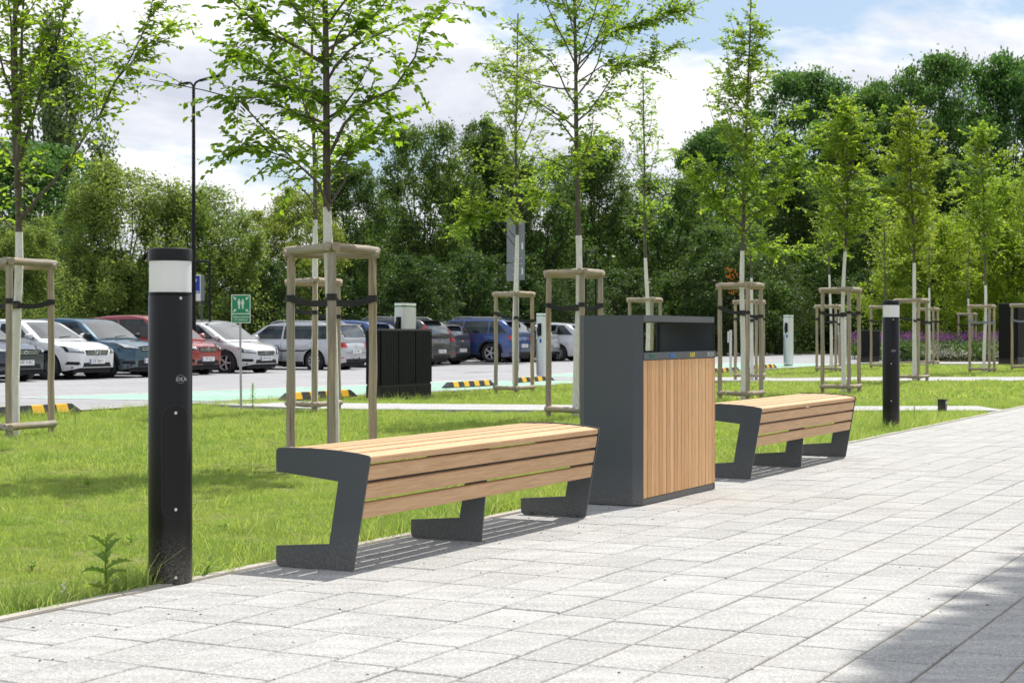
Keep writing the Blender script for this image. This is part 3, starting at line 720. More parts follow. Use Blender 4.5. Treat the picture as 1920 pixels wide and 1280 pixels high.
# near pair --------------------------------------------------------------
g = place_guard(0, 17, 817, 'tree guard cut by the left edge of the photo', R(3), .985)
Z = g[1]; m_ = Z / F
def L0(px, py, dy, tx=27): return ((px - tx) * m_, dy, (HZ - py) * m_ + 1)
sapling('young tree at the left edge with one long branch reaching right', g, 6.2, 1 + (624 - 435) * m_, .044, cone(.95, .3), 18, 2.35, 31, .078, .62, 'leaf', fine=True, lean=(0, .1),
  limbs=[([L0(30, 420, 0), L0(75, 370, -.05), L0(120, 325, -.12), L0(165, 260, -.15), L0(190, 232, -.2)], .026, .4, .55), ([L0(190, 232, -.2), L0(225, 160, -.25), L0(250, 130, -.3), L0(285, 60, -.3), L0(300, 10, -.35)], .014, 1.9, .0),
         ([L0(190, 232, -.2), L0(182, 170, -.1), L0(180, 100, -.1)], .008, 1.4, .2), ([L0(225, 160, -.25), L0(275, 95, -.15), L0(320, 50, -.1)], .008, 1.6, .2),
         ([L0(22, 430, 0), L0(-10, 400, .1), L0(-60, 330, .2)], .014, .8), ([L0(150, 280, -.1), L0(175, 215, 0), L0(150, 130, .1), L0(130, 60, .1)], .01, 1.2, .3)],
  stems=[([L0(30, 350, 0), L0(40, 230, -.1), L0(48, 60, -.15), L0(60, -120, -.2)], .03, 26, .34), ([L0(27, 300, 0), L0(18, 200, .1), L0(8, 40, .2), L0(-10, -120, .2)], .026, 24, .32), ([L0(30, 320, 0), L0(60, 200, .1), L0(100, 50, .2), L0(130, -60, .2)], .022, 22, .32)])
g = place_guard(0, 622, 873, 'tree guard nearest the camera, behind the front bench', R(2), .955)
Z = g[1]; m_ = Z / F
def L1(px, py, dy, tx=626): return ((px - tx) * m_, dy, (HZ - py) * m_ + 1)
sapling('nearest young tree with wide leafy crown behind the front bench', g, 5.4, 1 + (624 - 388) * m_, .040, cone(.85, .35), 20, 2.45, 12, .074, .95, 'leaf', fine=True, lean=(-.12, 0),
  limbs=[([L1(622, 290, 0), L1(650, 235, -.05), L1(690, 195, -.1), L1(745, 172, -.15), L1(785, 115, -.2), L1(795, 70, -.2), L1(850, 15, -.2)], .016, 1.1, .22),
         ([L1(622, 330, 0), L1(650, 280, .1), L1(690, 250, .15), L1(730, 215, .1)], .012, 1.3, .3), ([L1(625, 380, 0), L1(648, 340, .05), L1(655, 290, .05), L1(690, 260, 0)], .014, 1.2, .4),
         ([L1(622, 395, 0), L1(603, 345, -.1), L1(560, 305, -.2), L1(500, 285, -.25), L1(462, 290, -.3)], .014, 1.2, .3), ([L1(560, 305, -.2), L1(510, 250, -.2), L1(460, 195, -.25), L1(400, 180, -.3), L1(300, 160, -.3)], .009, .4, .15),
         ([L1(612, 120, 0), L1(560, 90, -.1), L1(500, 60, -.15), L1(445, 10, -.2), L1(400, -30, -.2)], .016, 1.5, .25), ([L1(614, 200, 0), L1(560, 160, .1), L1(500, 120, .1), L1(440, 80, .1)], .013, 1.6, .25),
         ([L1(608, 100, 0), L1(660, 60, .1), L1(700, 30, .1), L1(740, -20, .1)], .013, 1.4, .3), ([L1(610, 230, 0), L1(560, 215, -.1), L1(500, 190, -.2), L1(440, 190, -.2)], .011, 1.0, .25)])
g = place_guard(1, 590, 771, 'tree guard standing right behind the nearest one, left side', R(4), .97)
sapling('slim young tree half hidden behind the nearest crown', g, 5.6, 1 + (624 - 412) * g[1] / F, .040, cone(.85, .3), 20, 2.4, 41, .070, .6, 'leaf', fine=True)
# further saplings: (guard kind, guard px, guard py, label guard, rz, H, whitewash row, crown radius, nbr, h0, label tree, material, leaf, density)
rows = [
 (1, 968, 737, 'tree guard in front of the blue car', 0, 6.6, 437, 1.15, 30, 2.7, 'young tree above the blue car with a low drooping lime branch', 'leaf', .075, 1.15),
 (0, 1091, 783, 'tree guard directly behind the waste bin', 3, 6.2, 442, 1.2, 34, 2.7, 'young tree rising directly behind the waste bin', 'leaf', .07, 1.2),
 (0, 1222, 722, 'tree guard whose top shows above the bin roof', 6, 6.3, 480, .95, 24, 2.9, 'thin young tree right of the waste bin', 'leaf', .08, .8),
 (1, 1402, 749, 'tree guard behind the left end of the rear bench', 0, 6.1, 470, 1.0, 40, 2.5, 'tall conical young tree behind the rear bench', 'leaf', .068, 1.7),
 (0, 1418, 711, 'tree guard close behind the one at the rear bench', 4, 4.6, 520, .7, 16, 2.6, 'small young tree hidden behind the tall conical one', 'leaf', .075, .8),
 (0, 1592, 735, 'tree guard left of the rear bollard, the nearer of two', 0, 5.1, 463, .95, 40, 2.4, 'dark green conical young tree left of the rear bollard', 'leaf', .068, 2.0),
 (1, 1567, 697, 'tree guard left of the rear bollard, the farther of two', 5, 4.4, 515, .8, 16, 2.7, 'small young tree behind the dark green conical one', 'leaf', .08, .7),
 (0, 1664, 690, 'tree guard partly hidden by the rear bollard', 0, 5.0, 568, .9, 16, 2.4, 'small young tree rising behind the rear bollard', 'leaf_y', .08, .6),
 (1, 1722, 714, 'tree guard right of the rear bollard, the nearer of two', -3, 5.9, 493, 1.1, 42, 2.6, 'yellow green conical young tree right of the rear bollard', 'leaf_y', .075, 1.9),
 (0, 1750, 684, 'tree guard right of the rear bollard before the purple flowers', 0, 4.6, 540, .8, 14, 2.6, 'small young tree in front of the purple flowers', 'leaf_y', .08, .6),
 (2, 1855, 698, 'tree guard with grey straps in front of white flowers', 0, 6.5, 535, 1.15, 38, 2.8, 'young tree with grey straps in front of the white flowers', 'leaf', .08, 1.7),
 (2, 1935, 694, 'tree guard with grey straps at the right edge', 4, 6.2, 555, 1.0, 26, 2.8, 'young tree at the right edge beside the black cabinet', 'leaf', .08, .9),
 (0, 1823, 676, 'small distant tree guard inside the flower bed', 0, 5.0, 560, .7, 12, 2.6, 'small distant young tree inside the flower bed', 'leaf_y', .08, .6),
]
for i, (kd, px, py, lg, rz, H, ww, cr, nb_, h0, lt, mt, lf, de) in enumerate(rows):
    g = place_guard(kd, px, py, lg, R(rz), 1 + .02 * math.sin(i * 3))
    extra = []
    if px == 968:
        s_ = g[1] / F; extra = [([(0, 0, 2.55), (-.35, .0, 3.0), (-.75, -.1, 3.1), (-.95, -.2, 2.75)], .012, 2.4, .3), ([(0, 0, 2.7), (-.4, -.1, 3.2), (-.9, -.2, 3.3)], .01, 2.0, .3)]
    if px == 1091: extra = [([(0, 0, 4.2), (.4, 0, 4.6), (.9, -.1, 4.75), (1.3, -.1, 4.9)], .012, 2.4, .3), ([(0, 0, 4.0), (.3, 0, 4.2), (.75, -.1, 4.2), (1.1, -.1, 4.4)], .01, 2.0, .3), ([(0, 0, 2.5), (-.3, 0, 2.65), (-.6, -.1, 2.7)], .009, 2.2, .3)]
    if px == 1402: extra = [([(0, 0, 2.5), (.3, -.05, 2.9), (.7, -.1, 3.4), (.95, -.1, 3.9)], .014, 1.6, .3), ([(0, 0, 2.35), (.35, 0, 2.3), (.8, 0, 2.25)], .008, 2.2, .3), ([(0, 0, 2.5), (-.4, -.05, 3.0), (-.8, -.1, 3.4)], .012, 1.8, .3)]
    sapling(lt, g, H, 1 + (624 - ww) * g[1] / F, .040 + .003 * math.sin(i), cone(cr, .3), nb_, h0, 100 + i, lf, de * (.8 if px < 1300 else 1.0), mt, limbs=extra, lean=(random.uniform(-.12, .12), 0))
x, y, z = at(1376, 722)
P = np.array([(x + random.uniform(-.12, .12) + k * -.12, y - .3 + random.uniform(-.1, .1), z + 1.75 + k * .55) for k in np.random.default_rng(3).random(60)])
v, q = leaf_quads(P, np.random.default_rng(4).normal(size=(60, 3)) + np.array([0, 0, -.4]), .055, .45)
o = np_obj('withered_twig', v, q, M['leaf_dead']); tag(o, 'withered orange brown twig hanging beside the tall conical tree', 'twig')

# trees added outside the frame; box crowns shaped to shade the lower right pavement
for q_, (a0_, a1_, lb_) in enumerate(((7.0, 12.0, 'first unseen tree right of the frame, box crown shaped to shade the paving'), (12.0, 17.5, 'second unseen tree right of the frame, box crown shaped to shade the paving'))):
    bx_, by_ = ap((a0_ + a1_) / 2, 1.3); bt = thing('tree', lb_, 'tree', (bx_, by_, 0), ROW, 'unseen trees added right of the paving for their shade')
    n = 64000; hw_ = (a1_ - a0_) / 2 + .3; P = np.stack([rng.uniform(-hw_, hw_, n), rng.uniform(-1.7, 1.70, n), rng.uniform(7.5, 14, n)], 1)
    P[:, 1] += .04 * np.sin(P[:, 0] * 2.3) + .05 * np.sin(P[:, 2] * 1.9 + P[:, 0] * 4.1) + rng.normal(size=n) * .02
    v, q = leaf_quads(P, rng.normal(size=(n, 3)), .22 * rng.uniform(.6, 1.3, n), .7, rng.normal(size=(n, 3))); np_obj('foliage', v, q, M['leaf_mid'], bt)
    tr = MB(); tr.tube([(0, 0, -.2), (.03, 0, 3), (0, .04, 7), (0, 0, 12.5)], [.17, .14, .12, .04], 12)
    for k in range(14): a = k * 2.4; tr.tube([(0, 0, 6.6 + k * .38), (1.0 * math.cos(a), .7 * math.sin(a), 7.4 + k * .38), (2.0 * math.cos(a), 1.35 * math.sin(a), 8.0 + k * .4)], [.05, .035, .012], 6)
    tr.build('trunk', M['oldbark'], bt, True)

# ------------------------------------------------------------------ GRASS
def tuft(seed, n, rad, h, w):
    r_ = np.random.default_rng(seed); a = r_.uniform(0, 6.28, n); rr = rad * np.sqrt(r_.random(n)); b = np.stack([rr * np.cos(a), rr * np.sin(a), np.zeros(n) - .004], 1)
    ld = r_.normal(size=(n, 2)) * .45; hh = h * r_.uniform(.45, 1.25, n); t = r_.uniform(0, 6.28, n); sd = np.stack([np.cos(t), np.sin(t), np.zeros(n)], 1) * w * .5
    m1 = b + np.stack([ld[:, 0] * hh * .35, ld[:, 1] * hh * .35, hh * .55], 1); tp = b + np.stack([ld[:, 0] * hh, ld[:, 1] * hh, hh * r_.uniform(.75, 1, n)], 1)
    v = np.stack([b - sd, b + sd, m1 + sd * .8, m1 - sd * .8, tp + sd * .12, tp - sd * .12], 1).reshape(-1, 3); i = np.arange(n) * 6
    return v, np.concatenate([np.stack([i, i + 1, i + 2, i + 3], 1), np.stack([i + 3, i + 2, i + 4, i + 5], 1)])
def tuft_coll(name, n, rad, h, w, mat='grass', kinds=4):
    col = bpy.data.collections.new(name)
    for s in range(kinds):
        v, q = tuft(s * 7 + int(h * 1000), n, rad, h * (.8 + .15 * s), w); o = np_obj(name, v, q, M[mat]); C.objects.unlink(o); col.objects.link(o)
    return col
def scatter(name, pts, sc, col, label, cat='grass'):
    me = bpy.data.meshes.new(name); me.vertices.add(len(pts)); me.vertices.foreach_set('co', np.asarray(pts, np.float32).ravel())
    at_ = me.attributes.new('sc', 'FLOAT', 'POINT'); at_.data.foreach_set('value', np.asarray(sc, np.float32)); me.update()
    o = bpy.data.objects.new(name, me); C.objects.link(o)
    ng = bpy.data.node_groups.new(name, 'GeometryNodeTree'); ng.interface.new_socket('Geometry', in_out='INPUT', socket_type='NodeSocketGeometry'); ng.interface.new_socket('Geometry', in_out='OUTPUT', socket_type='NodeSocketGeometry')
    gi = ng.nodes.new('NodeGroupInput'); go = ng.nodes.new('NodeGroupOutput'); ip = ng.nodes.new('GeometryNodeInstanceOnPoints'); ci = ng.nodes.new('GeometryNodeCollectionInfo')
    ci.inputs['Collection'].default_value = col; ci.inputs['Separate Children'].default_value = True; ci.inputs['Reset Children'].default_value = True
    rv = ng.nodes.new('FunctionNodeRandomValue'); rv.data_type = 'FLOAT_VECTOR'; rv.inputs[0].default_value = (-.12, -.12, 0); rv.inputs[1].default_value = (.12, .12, 6.28)
    na = ng.nodes.new('GeometryNodeInputNamedAttribute'); na.data_type = 'FLOAT'; na.inputs[0].default_value = 'sc'
    ip.inputs['Pick Instance'].default_value = True; lk = ng.links.new
    lk(gi.outputs[0], ip.inputs['Points']); lk(ci.outputs[0], ip.inputs['Instance']); lk(rv.outputs[0], ip.inputs['Rotation']); lk(na.outputs[0], ip.inputs['Scale']); lk(ip.outputs[0], go.inputs[0])
    md = o.modifiers.new('scatter', 'NODES'); md.node_group = ng
    return tag(o, label, cat, kind='stuff')
def in_lawn(x, y):
    a = x * LV.x + y * LV.y; p = x * NV.x + y * NV.y; off = 0
    if p > KERB - .075 - off: return False
    if p < -14.72: return False
    if y < 21.6 + max(0, -x) * .16: return True
    if y < 24.0: return y > 23.2 + (-x * .2 if x < 0 else -.3 * (x > 3))
    if 35.4 < y < 39.3 and x > 3.2: return False
    if y > 52.5 and x > 12.5: return False
    if x > 6.4 and y > 21.4 and y < 22.9: return False
    return p > -14.7
def field(y0, y1, step, xl=.33, xr=.33):
    out = []
    for y in np.arange(y0, y1, step):
        for x in np.arange(-xl * y - .6, xr * y + .6, step):
            X_, Y_ = x + random.uniform(-.5, .5) * step, y + random.uniform(-.5, .5) * step
            if in_lawn(X_, Y_) and (math.sin(X_ * 2.9 + 2 * math.sin(Y_ * 1.7)) * math.sin(Y_ * 3.7 + X_) < .72 or random.random() < .35): out.append((X_, Y_, gh(X_, Y_) - .03))
    return out
def sc_of(pts, s=1.0): 
    return [s * (.82 + .28 * math.sin(x * 1.7 + 1.3 * math.sin(y * 1.1)) * math.sin(y * 1.3 + x) + random.uniform(-.15, .22)) for x, y, z in pts]
c1 = tuft_coll('grass_tuft', 130, .085, .032, .0026); p = field(5.0, 12, .075)
scatter('lawn_grass', p, sc_of(p), c1, 'short sunlit lawn grass beside the paving')
c2 = tuft_coll('grass_tuft_mid', 110, .13, .045, .005); p = field(12, 25, .15)
scatter('lawn_grass', p, sc_of(p), c2, 'lawn grass around the tree guards')
c3 = tuft_coll('grass_tuft_far', 90, .26, .05, .012); p = field(25, 66, .34)
scatter('lawn_grass', p, sc_of(p), c3, 'far strip of lawn grass beyond the footpath')
# longer, rougher grass along edges and round the feet of things
c4 = tuft_coll('rough_grass_tuft', 26, .07, .10, .0036)
p = []
for _ in range(900):
    a = random.uniform(3.5, 21); off = 0; x, y = ap(a, KERB - off - .075 - random.random() ** 2 * .25); p.append((x, y, -.03))
for _ in range(500): a = random.uniform(13.5, 20.8); x, y = ap(a, -4.5 - random.random() * (a - 12) * .16); p.append((x, y, -.03))
for _ in range(700): a = random.uniform(8, 22); x, y = ap(a, -14.45 + random.random() ** 2 * .5); p.append((x, y, -.03))
for _ in range(450): a = random.uniform(22, 50); x, y = ap(a, -14.5 + random.random() ** 2 * .8); p.append((x, y, gh(x, y) - .03))
for cx_, cy_ in ((-1.39, 6.62), (3.9, 17.2)):
    for _ in range(46): t = random.uniform(0, 6.28); rr = random.uniform(.09, .17); X_, Y_ = cx_ + rr * math.cos(t), cy_ + rr * math.sin(t); (X_ * NV.x + Y_ * NV.y < KERB - .08) and p.append((X_, Y_, -.03))
for px_, py_, n_, s_ in ((300, 800, 40, .5), (130, 850, 30, .4), (560, 800, 60, .9), (760, 742, 260, 1.3), (900, 745, 120, 1.5), (1390, 740, 60, 1.2), (40, 830, 60, .7)):
    x0, y0, z0 = at(px_, py_)
    for _ in range(n_):
        X_, Y_ = x0 + random.gauss(0, s_), y0 + random.gauss(0, s_)
        if in_lawn(X_, Y_): p.append((X_, Y_, gh(X_, Y_) - .03))
for _ in range(500):
    Y_ = random.uniform(5.5, 21); X_ = random.uniform(-.32, .1) * Y_
    if in_lawn(X_, Y_): p.append((X_, Y_, -.03))
scatter('rough_grass', p, [random.uniform(.55, 1.25) for _ in p], c4, 'longer rough grass along the edging and the lawn border')

M['straw'] = plain('dry_clippings', (.42, .36, .20), .8, 0, .3)
def straw_coll():
    col = bpy.data.collections.new('clippings')
    for s_ in range(3):
        v, q = tuft(s_ + 400, 14, .12, .006, .0035); v = v.copy(); v[:, :2] *= 1.0; v[:, 2] += .022
        r_ = np.random.default_rng(s_); m = MB()
        for _ in range(14):
            x0, y0 = r_.normal(size=2) * .08; a = r_.uniform(0, 3.14); l_ = r_.uniform(.015, .04); c_, d_ = math.cos(a) * l_, math.sin(a) * l_; z0 = r_.uniform(.012, .032)
            m.add([(x0 - c_, y0 - d_, z0), (x0 + d_ * .05, y0 - c_ * .05, z0 + .003), (x0 + c_, y0 + d_, z0 + .002), (x0 - d_ * .05, y0 + c_ * .05, z0 + .002)], [(0, 1, 2, 3)])
        o = m.build('clippings', M['straw']); C.objects.unlink(o); col.objects.link(o)
    return col
p = [q for q in field(5.2, 16, .28) if random.random() < .55]; scatter('grass_clippings', p, [random.uniform(.6, 1.3) for _ in p], straw_coll(), 'dry grass clippings lying loose on the lawn', 'clippings')

# ------------------------------------------------------------------ BENCHES
prof = [(-.392, .022), (-.386, .006), (-.372, 0), (-.012, 0), (.0, .004), (.083, .474), (.082, .483), (.074, .489), (.003, .4995), (-.09, .507), (-.215, .512), (-.34, .5105), (-.378, .509), (-.389, .502), (-.392, .49),
        (-.392, .407), (-.075, .376), (-.121, .111), (-.392, .089)]
topz = lambda u: float(np.interp(u, [-.392, -.215, -.09, .003, .083], [.508, .512, .507, .4995, .487]))
def make_bench(label, loc):
    t = thing('bench', label, 'bench', loc, ROW, 'backless benches along the paving')
    fl = lambda pr: [(-u, h) for u, h in pr]
    for x in (0, 2.317): MB().prism(fl(prof), x, x + .009).build('end_plate', M['graphite'], t, bevel=.0012, seg=1)
    mid = [(u, h - (.04 if h > .4 else 0)) if h > .44 else (u, h) for u, h in prof]; mid = [(min(u, -.0 + .172 * h - .035) if h > .1 and u > -.1 else u, h) for u, h in mid]
    MB().prism(fl(mid), 1.13, 1.139).build('middle_leg', M['graphite'], t, bevel=.0012, seg=1)
    for k in range(5):
        u1 = .079 - k * .0948; u0 = u1 - .0835; z1, z0 = topz(u1) - .006, topz(u0) - .006
        d = Vector((u1 - u0, z1 - z0)).normalized(); nn = Vector((-d.y, d.x)) * -.027
        pr = [(u0, z0), (u1, z1), (u1 + nn.x, z1 + nn.y), (u0 + nn.x, z0 + nn.y)]
        MB().prism(fl(pr), .0, 2.304).build('seat_slat', M['slat'], t, bevel=.003).location = (.011, 0, 0)
    for (h0, h1) in ((.383, .445), (.302, .369), (.221, .287)):
        uo = lambda h: .172 * h - .003
        pr = [(uo(h0), h0), (uo(h1), h1), (uo(h1) - .027, h1 + .004), (uo(h0) - .027, h0 + .004)]
        MB().prism(fl(pr), .0, 2.304).build('front_slat', M['slat'], t, bevel=.003).location = (.011, 0, 0)
    MB().box(.01, 2.316, -.033, -.004, .35, .40).build('support_beam', M['graphite'], t, bevel=.003)
    MB().box(.01, 2.316, .25, .29, .43, .463).build('support_beam', M['graphite'], t, bevel=.003)
    for x in (.5, 1.134, 1.77): MB().box(x, x + .03, -.052, .36, .455, .463).build('seat_bracket', M['graphite'], t)
    for x in (.01, 2.30, 1.14):
        for u in (-.33, -.06):
            b = MB(); b.box(x, x + .018, -u - .022, -u + .022, 0, .006); b.lathe([(.009, .006), (.009, .014), (0, .014)], 6, (x + .008, -u, 0)); b.build('anchor_bolt', M['graphite'], t)
    return t
x, y = ap(5.925, -3.805); make_bench('front backless bench with wooden slats, left of the waste bin', (x, y, 0))
x, y = ap(10.932, -3.805); make_bench('rear backless bench with wooden slats, right of the waste bin', (x, y, 0))

# ------------------------------------------------------------------ WASTE BIN
x, y = ap(8.907, -3.765)
bn = thing('recycling_bin', 'tall recycling bin with dark grey shell and vertical wooden slats between the benches', 'waste bin', (x, y, 0), ROW)
Hb = 1.102; D_ = .405; Lb = 1.25
def shell(x0, x1, cf): # side shell with chamfered returns, open towards the inside
    s = 1 if x0 < x1 else -1; t_ = .006 * s
    o_ = [(x0 + cf * s, 0), (x0, cf), (x0, D_ - cf), (x0 + cf * s, D_)]
    i_ = [(x0 + cf * s, D_ - .006), (x0 + t_, D_ - cf - .003), (x0 + t_, cf + .003), (x0 + cf * s, .006)]
    return o_ + i_
MB().prism(shell(0, 1, .05), 0.004, Hb, 'xy').build('side_panel', M['graphite'], bn, bevel=.002)
MB().prism(shell(Lb, 0, .05)[::-1] if 0 else [(Lb - .03, 0), (Lb, .012), (Lb, D_ - .012), (Lb - .03, D_), (Lb - .03, D_ - .006), (Lb - .008, D_ - .018), (Lb - .008, .018), (Lb - .03, .006)], 0.004, Hb, 'xy').build('side_panel', M['graphite'], bn, bevel=.0015)
MB().box(.0505, Lb - .0305, .001, D_ - .001, Hb - .037, Hb + .001).build('roof', M['darkgrey'] if 0 else M['graphite'], bn, bevel=.002)
MB().box(.0505, Lb - .010, -.002, .016, .843, .886).build('label_band', M['graphite'], bn, bevel=.002)
MB().box(.0505, Lb - .010, D_ - .016, D_, .843, .886).build('label_band', M['graphite'], bn, bevel=.002)
dk = MB()
for k in range(4):
    x0 = .05 + k * .295; dk.box(x0, x0 + .06, .017, D_ - .017, .84, .862)
dk.box(.05, Lb - .012, .017, .08, .841, .861); dk.box(.05, Lb - .012, D_ - .08, D_ - .017, .841, .861); dk.build('deck', M['graphite'], bn)
for k in range(1, 4): MB().box(.05 + k * .295 - .004, .05 + k * .295 + .004, .03, D_ - .03, .05, .84).build('divider', M['black'], bn)
for k in range(4): MB().box(.075 + k * .295, .31 + k * .295, .05, D_ - .05, .05, .80).build('liner', M['black'], bn, bevel=.01)
MB().box(.05, Lb - .012, .004, D_ - .004, .002, .039).build('plinth', M['graphite'], bn, bevel=.002)
MB().box(.05, Lb - .012, .030, .036, .04, .842).build('backing_panel', M['black'], bn)
MB().box(.05, Lb - .012, D_ - .036, D_ - .030, .04, .842).build('backing_panel', M['black'], bn)
ns = 20; sw = (Lb - .012 - .0535) / ns; base = MB().box(0, sw - .0035, 0, .022, 0, .799).build('slat', M['binslat'], bn, bevel=.0018)
base.location = (.0535, .001, .0415)
for k in range(1, ns):
    o = base.copy(); C.objects.link(o); o.parent = bn; o.location = (.0535 + k * sw, .001 + random.uniform(-.0006, .0008), .0415)
for k in range(ns):
    o = base.copy(); C.objects.link(o); o.parent = bn; o.location = (.0535 + k * sw, D_ - .023, .0415)
for s_, xx, mm, fx in (('SZKŁO', .173, 't_green', .62), ('PAPIER', .49, 't_blue', .62), ('PLASTIK', .822, 't_yellow', .62), ('ZMIESZANE', 1.136, 't_grey', .62)):
    text(s_, 'lettering', .037, M[mm], bn, (xx, -.003, .8635), (R(90), 0, 0), .0006, sx=fx, bold=.0006)

# ------------------------------------------------------------------ BOLLARD LIGHTS
def make_bollard(label, x, y, face):
    t = thing('bollard_light', label, 'bollard light', (x, y, 0), face, 'black bollard lights at the edge of the paving')
    r = .087
    MB().lathe([(r - .004, -.05), (r - .004, .0), (r, .012), (r, 1.148), (r - .002, 1.151), (r - .004, 1.152), (r - .004, 1.156), (r + .001, 1.157), (r + .001, 1.162), (0, 1.162)], 56).build('post', M['bollard_black'], t, True)
    MB().lathe([(0, 1.1625), (r - .003, 1.1625), (r - .003, 1.287), (0, 1.287)], 56).build('diffuser', M['diffuser'], t, True)
    MB().lathe([(0, 1.2875), (r + .001, 1.2875), (r + .001, 1.328), (r - .001, 1.335), (r - .006, 1.338), (0, 1.339)], 56).build('cap', M['bollard_black'], t, True)
    # curved service door
    def door(rr, grow, name, mt, th):
        m = MB(); V2 = []; n = 12; w = .054 + grow; h0, h1 = .262 - grow, .7145 + grow
        out = [(w * math.sin(a) , h1 - w + w * math.cos(a)) for a in np.linspace(-math.pi / 2, math.pi / 2, n)] + [(w * math.sin(a), h0 + w + w * math.cos(a)) for a in np.linspace(math.pi / 2, 1.5 * math.pi, n)]
        for (dx, h) in out:
            a = dx / r; V2 += [(rr * math.sin(a), -rr * math.cos(a), h), ((rr - th) * math.sin(a), -(rr - th) * math.cos(a), h)]
        k = len(out); fs = [(2 * i, 2 * ((i + 1) % k), 2 * ((i + 1) % k) + 1, 2 * i + 1) for i in range(k)]
        # faces: strips between mirrored points so the plate follows the curve
        cols = 9; rowsn = n
        m.add(V2, fs)
        def strip(A, B):
            vv = []; 
            for i in range(len(A)):
                for c in range(cols + 1):
                    q = c / cols; dx = A[i][0] * (1 - q) + B[i][0] * q; h = A[i][1]; a = dx / r; vv.append((rr * math.sin(a), -rr * math.cos(a), h))
            m.add(vv, [(i * (cols + 1) + c, i * (cols + 1) + c + 1, (i + 1) * (cols + 1) + c + 1, (i + 1) * (cols + 1) + c) for i in range(len(A) - 1) for c in range(cols)])
        L_ = [(-math.sqrt(max(w * w - (h - (h1 - w)) ** 2, 0)), h) for h in np.linspace(h1, h1 - w, 9)] + [(-w, h) for h in np.linspace(h1 - w, h0 + w, 4)][1:] + [(-math.sqrt(max(w * w - (h - (h0 + w)) ** 2, 0)), h) for h in np.linspace(h0 + w, h0, 9)][1:]
        strip(L_, [(-a, h) for a, h in L_]); return m.build(name, mt, t, True)
    dd = door(r + .0006, .0022, 'door_gap', M['ink'], .003); dd = door(r + .0014, 0, 'service_door', M['bollard_black'], .003)
    for h, a in ((1.138, .02), (.683, .0), (.30, .0), (.03, .0)):
        a = a / r
        o = MB().lathe([(0, 0), (.0062, 0), (.0062, .002), (.004, .0032), (0, .0032)], 12).build('screw', M['screw'], t, True)
        o.location = ((r + .0012) * math.sin(a), -(r + .0012) * math.cos(a), h); o.rotation_euler = (R(90), 0, a)
    lg = bpy.data.objects.new('maker_mark', None); C.objects.link(lg); lg.parent = t; lg.location = (.018, -(r + .0012), .816)
    for ch, dx in (('R', -.021), ('O', -.0065), ('S', .0065), ('A', .021)):
        a = (dx + .0) / r; text(ch, 'letter', .021, M['t_grey'], lg, (r * math.sin(a), r - r * math.cos(a), 0), (R(90), 0, a), .0004, bold=.0003)
    m = MB(); m.tube([((.0165 * math.cos(q) + .001), r - math.sqrt(r * r - (.0165 * math.cos(q)) ** 2), .0165 * math.sin(q) + .001) for q in np.linspace(0, 2 * math.pi, 28)], .0006, 4); m.build('ring', M['t_grey'], lg)
    return t
xb, yb = -1.372, 6.725; make_bollard('black bollard light nearest the camera beside the front bench', xb, yb, math.atan2(-xb, yb) + .24)
xb, yb = 3.925, 17.34; make_bollard('black bollard light in the distance behind the rear bench', xb, yb, math.atan2(-xb, yb) + .02)
x, y, z = at(1767, 770)
bx = thing('ground_light', 'small black box light in the grass tip beside the footpath', 'ground light', (x, y, .0), ROW)
MB().box(-.05, .05, -.05, .05, -.05, .13).build('housing', M['bollard_black'], bx, bevel=.004); MB().box(-.052, .052, -.052, .052, .131, .15).build('lid', M['bollard_black'], bx, bevel=.003); MB().box(-.04, .04, -.0525, -.050, .09, .12).build('lens', M['diffuser'], bx)

# ------------------------------------------------------------------ CARS
def patch(name, bvh, fn, axis, sgn, mat, parent, n=10, m=6, off=.006, th=.012):
    """thin shell laid on the car surface; fn(u,v) -> 2D point; axis 'x': (y,z) seen along x; 'y': (x,z) seen along y"""
    V_ = []; ok = []
    for j in range(m + 1):
        for i in range(n + 1):
            a, b = fn(i / n, j / m)
            if axis == 'x': o = Vector((sgn * 4, a, b)); d = Vector((-sgn, 0, 0))
            else: o = Vector((a, sgn * 3, b)); d = Vector((0, -sgn, 0))
            loc, nor, idx, dist = bvh.ray_cast(o, d)
            if loc is None:
                loc, nor, idx, dist = bvh.find_nearest(o + d * (2.6 if axis == 'x' else 2.2))
            if nor.dot(d) > 0: nor = -nor
            V_.append(loc + nor * off); ok.append(loc - d * -.0 - nor * th)
    w = n + 1; F_ = [(j * w + i, j * w + i + 1, (j + 1) * w + i + 1, (j + 1) * w + i) for j in range(m) for i in range(n)]
    ring = [i for i in range(w)] + [j * w + n for j in range(1, m + 1)] + [m * w + i for i in range(n - 1, -1, -1)] + [j * w for j in range(m - 1, 0, -1)]
    b = len(V_); V2 = V_ + [ok[i] for i in ring]; k = len(ring)
    F_ += [(ring[i], ring[(i + 1) % k], b + (i + 1) % k, b + i) for i in range(k)]
    mb = MB(); mb.add(V2, F_); return mb.build(name, mat, parent, True)
def quad(bl, br, tr, tl): 
    return lambda u, v: ((bl[0] * (1 - u) + br[0] * u) * (1 - v) + (tl[0] * (1 - u) + tr[0] * u) * v, (bl[1] * (1 - u) + br[1] * u) * (1 - v) + (tl[1] * (1 - u) + tr[1] * u) * v)
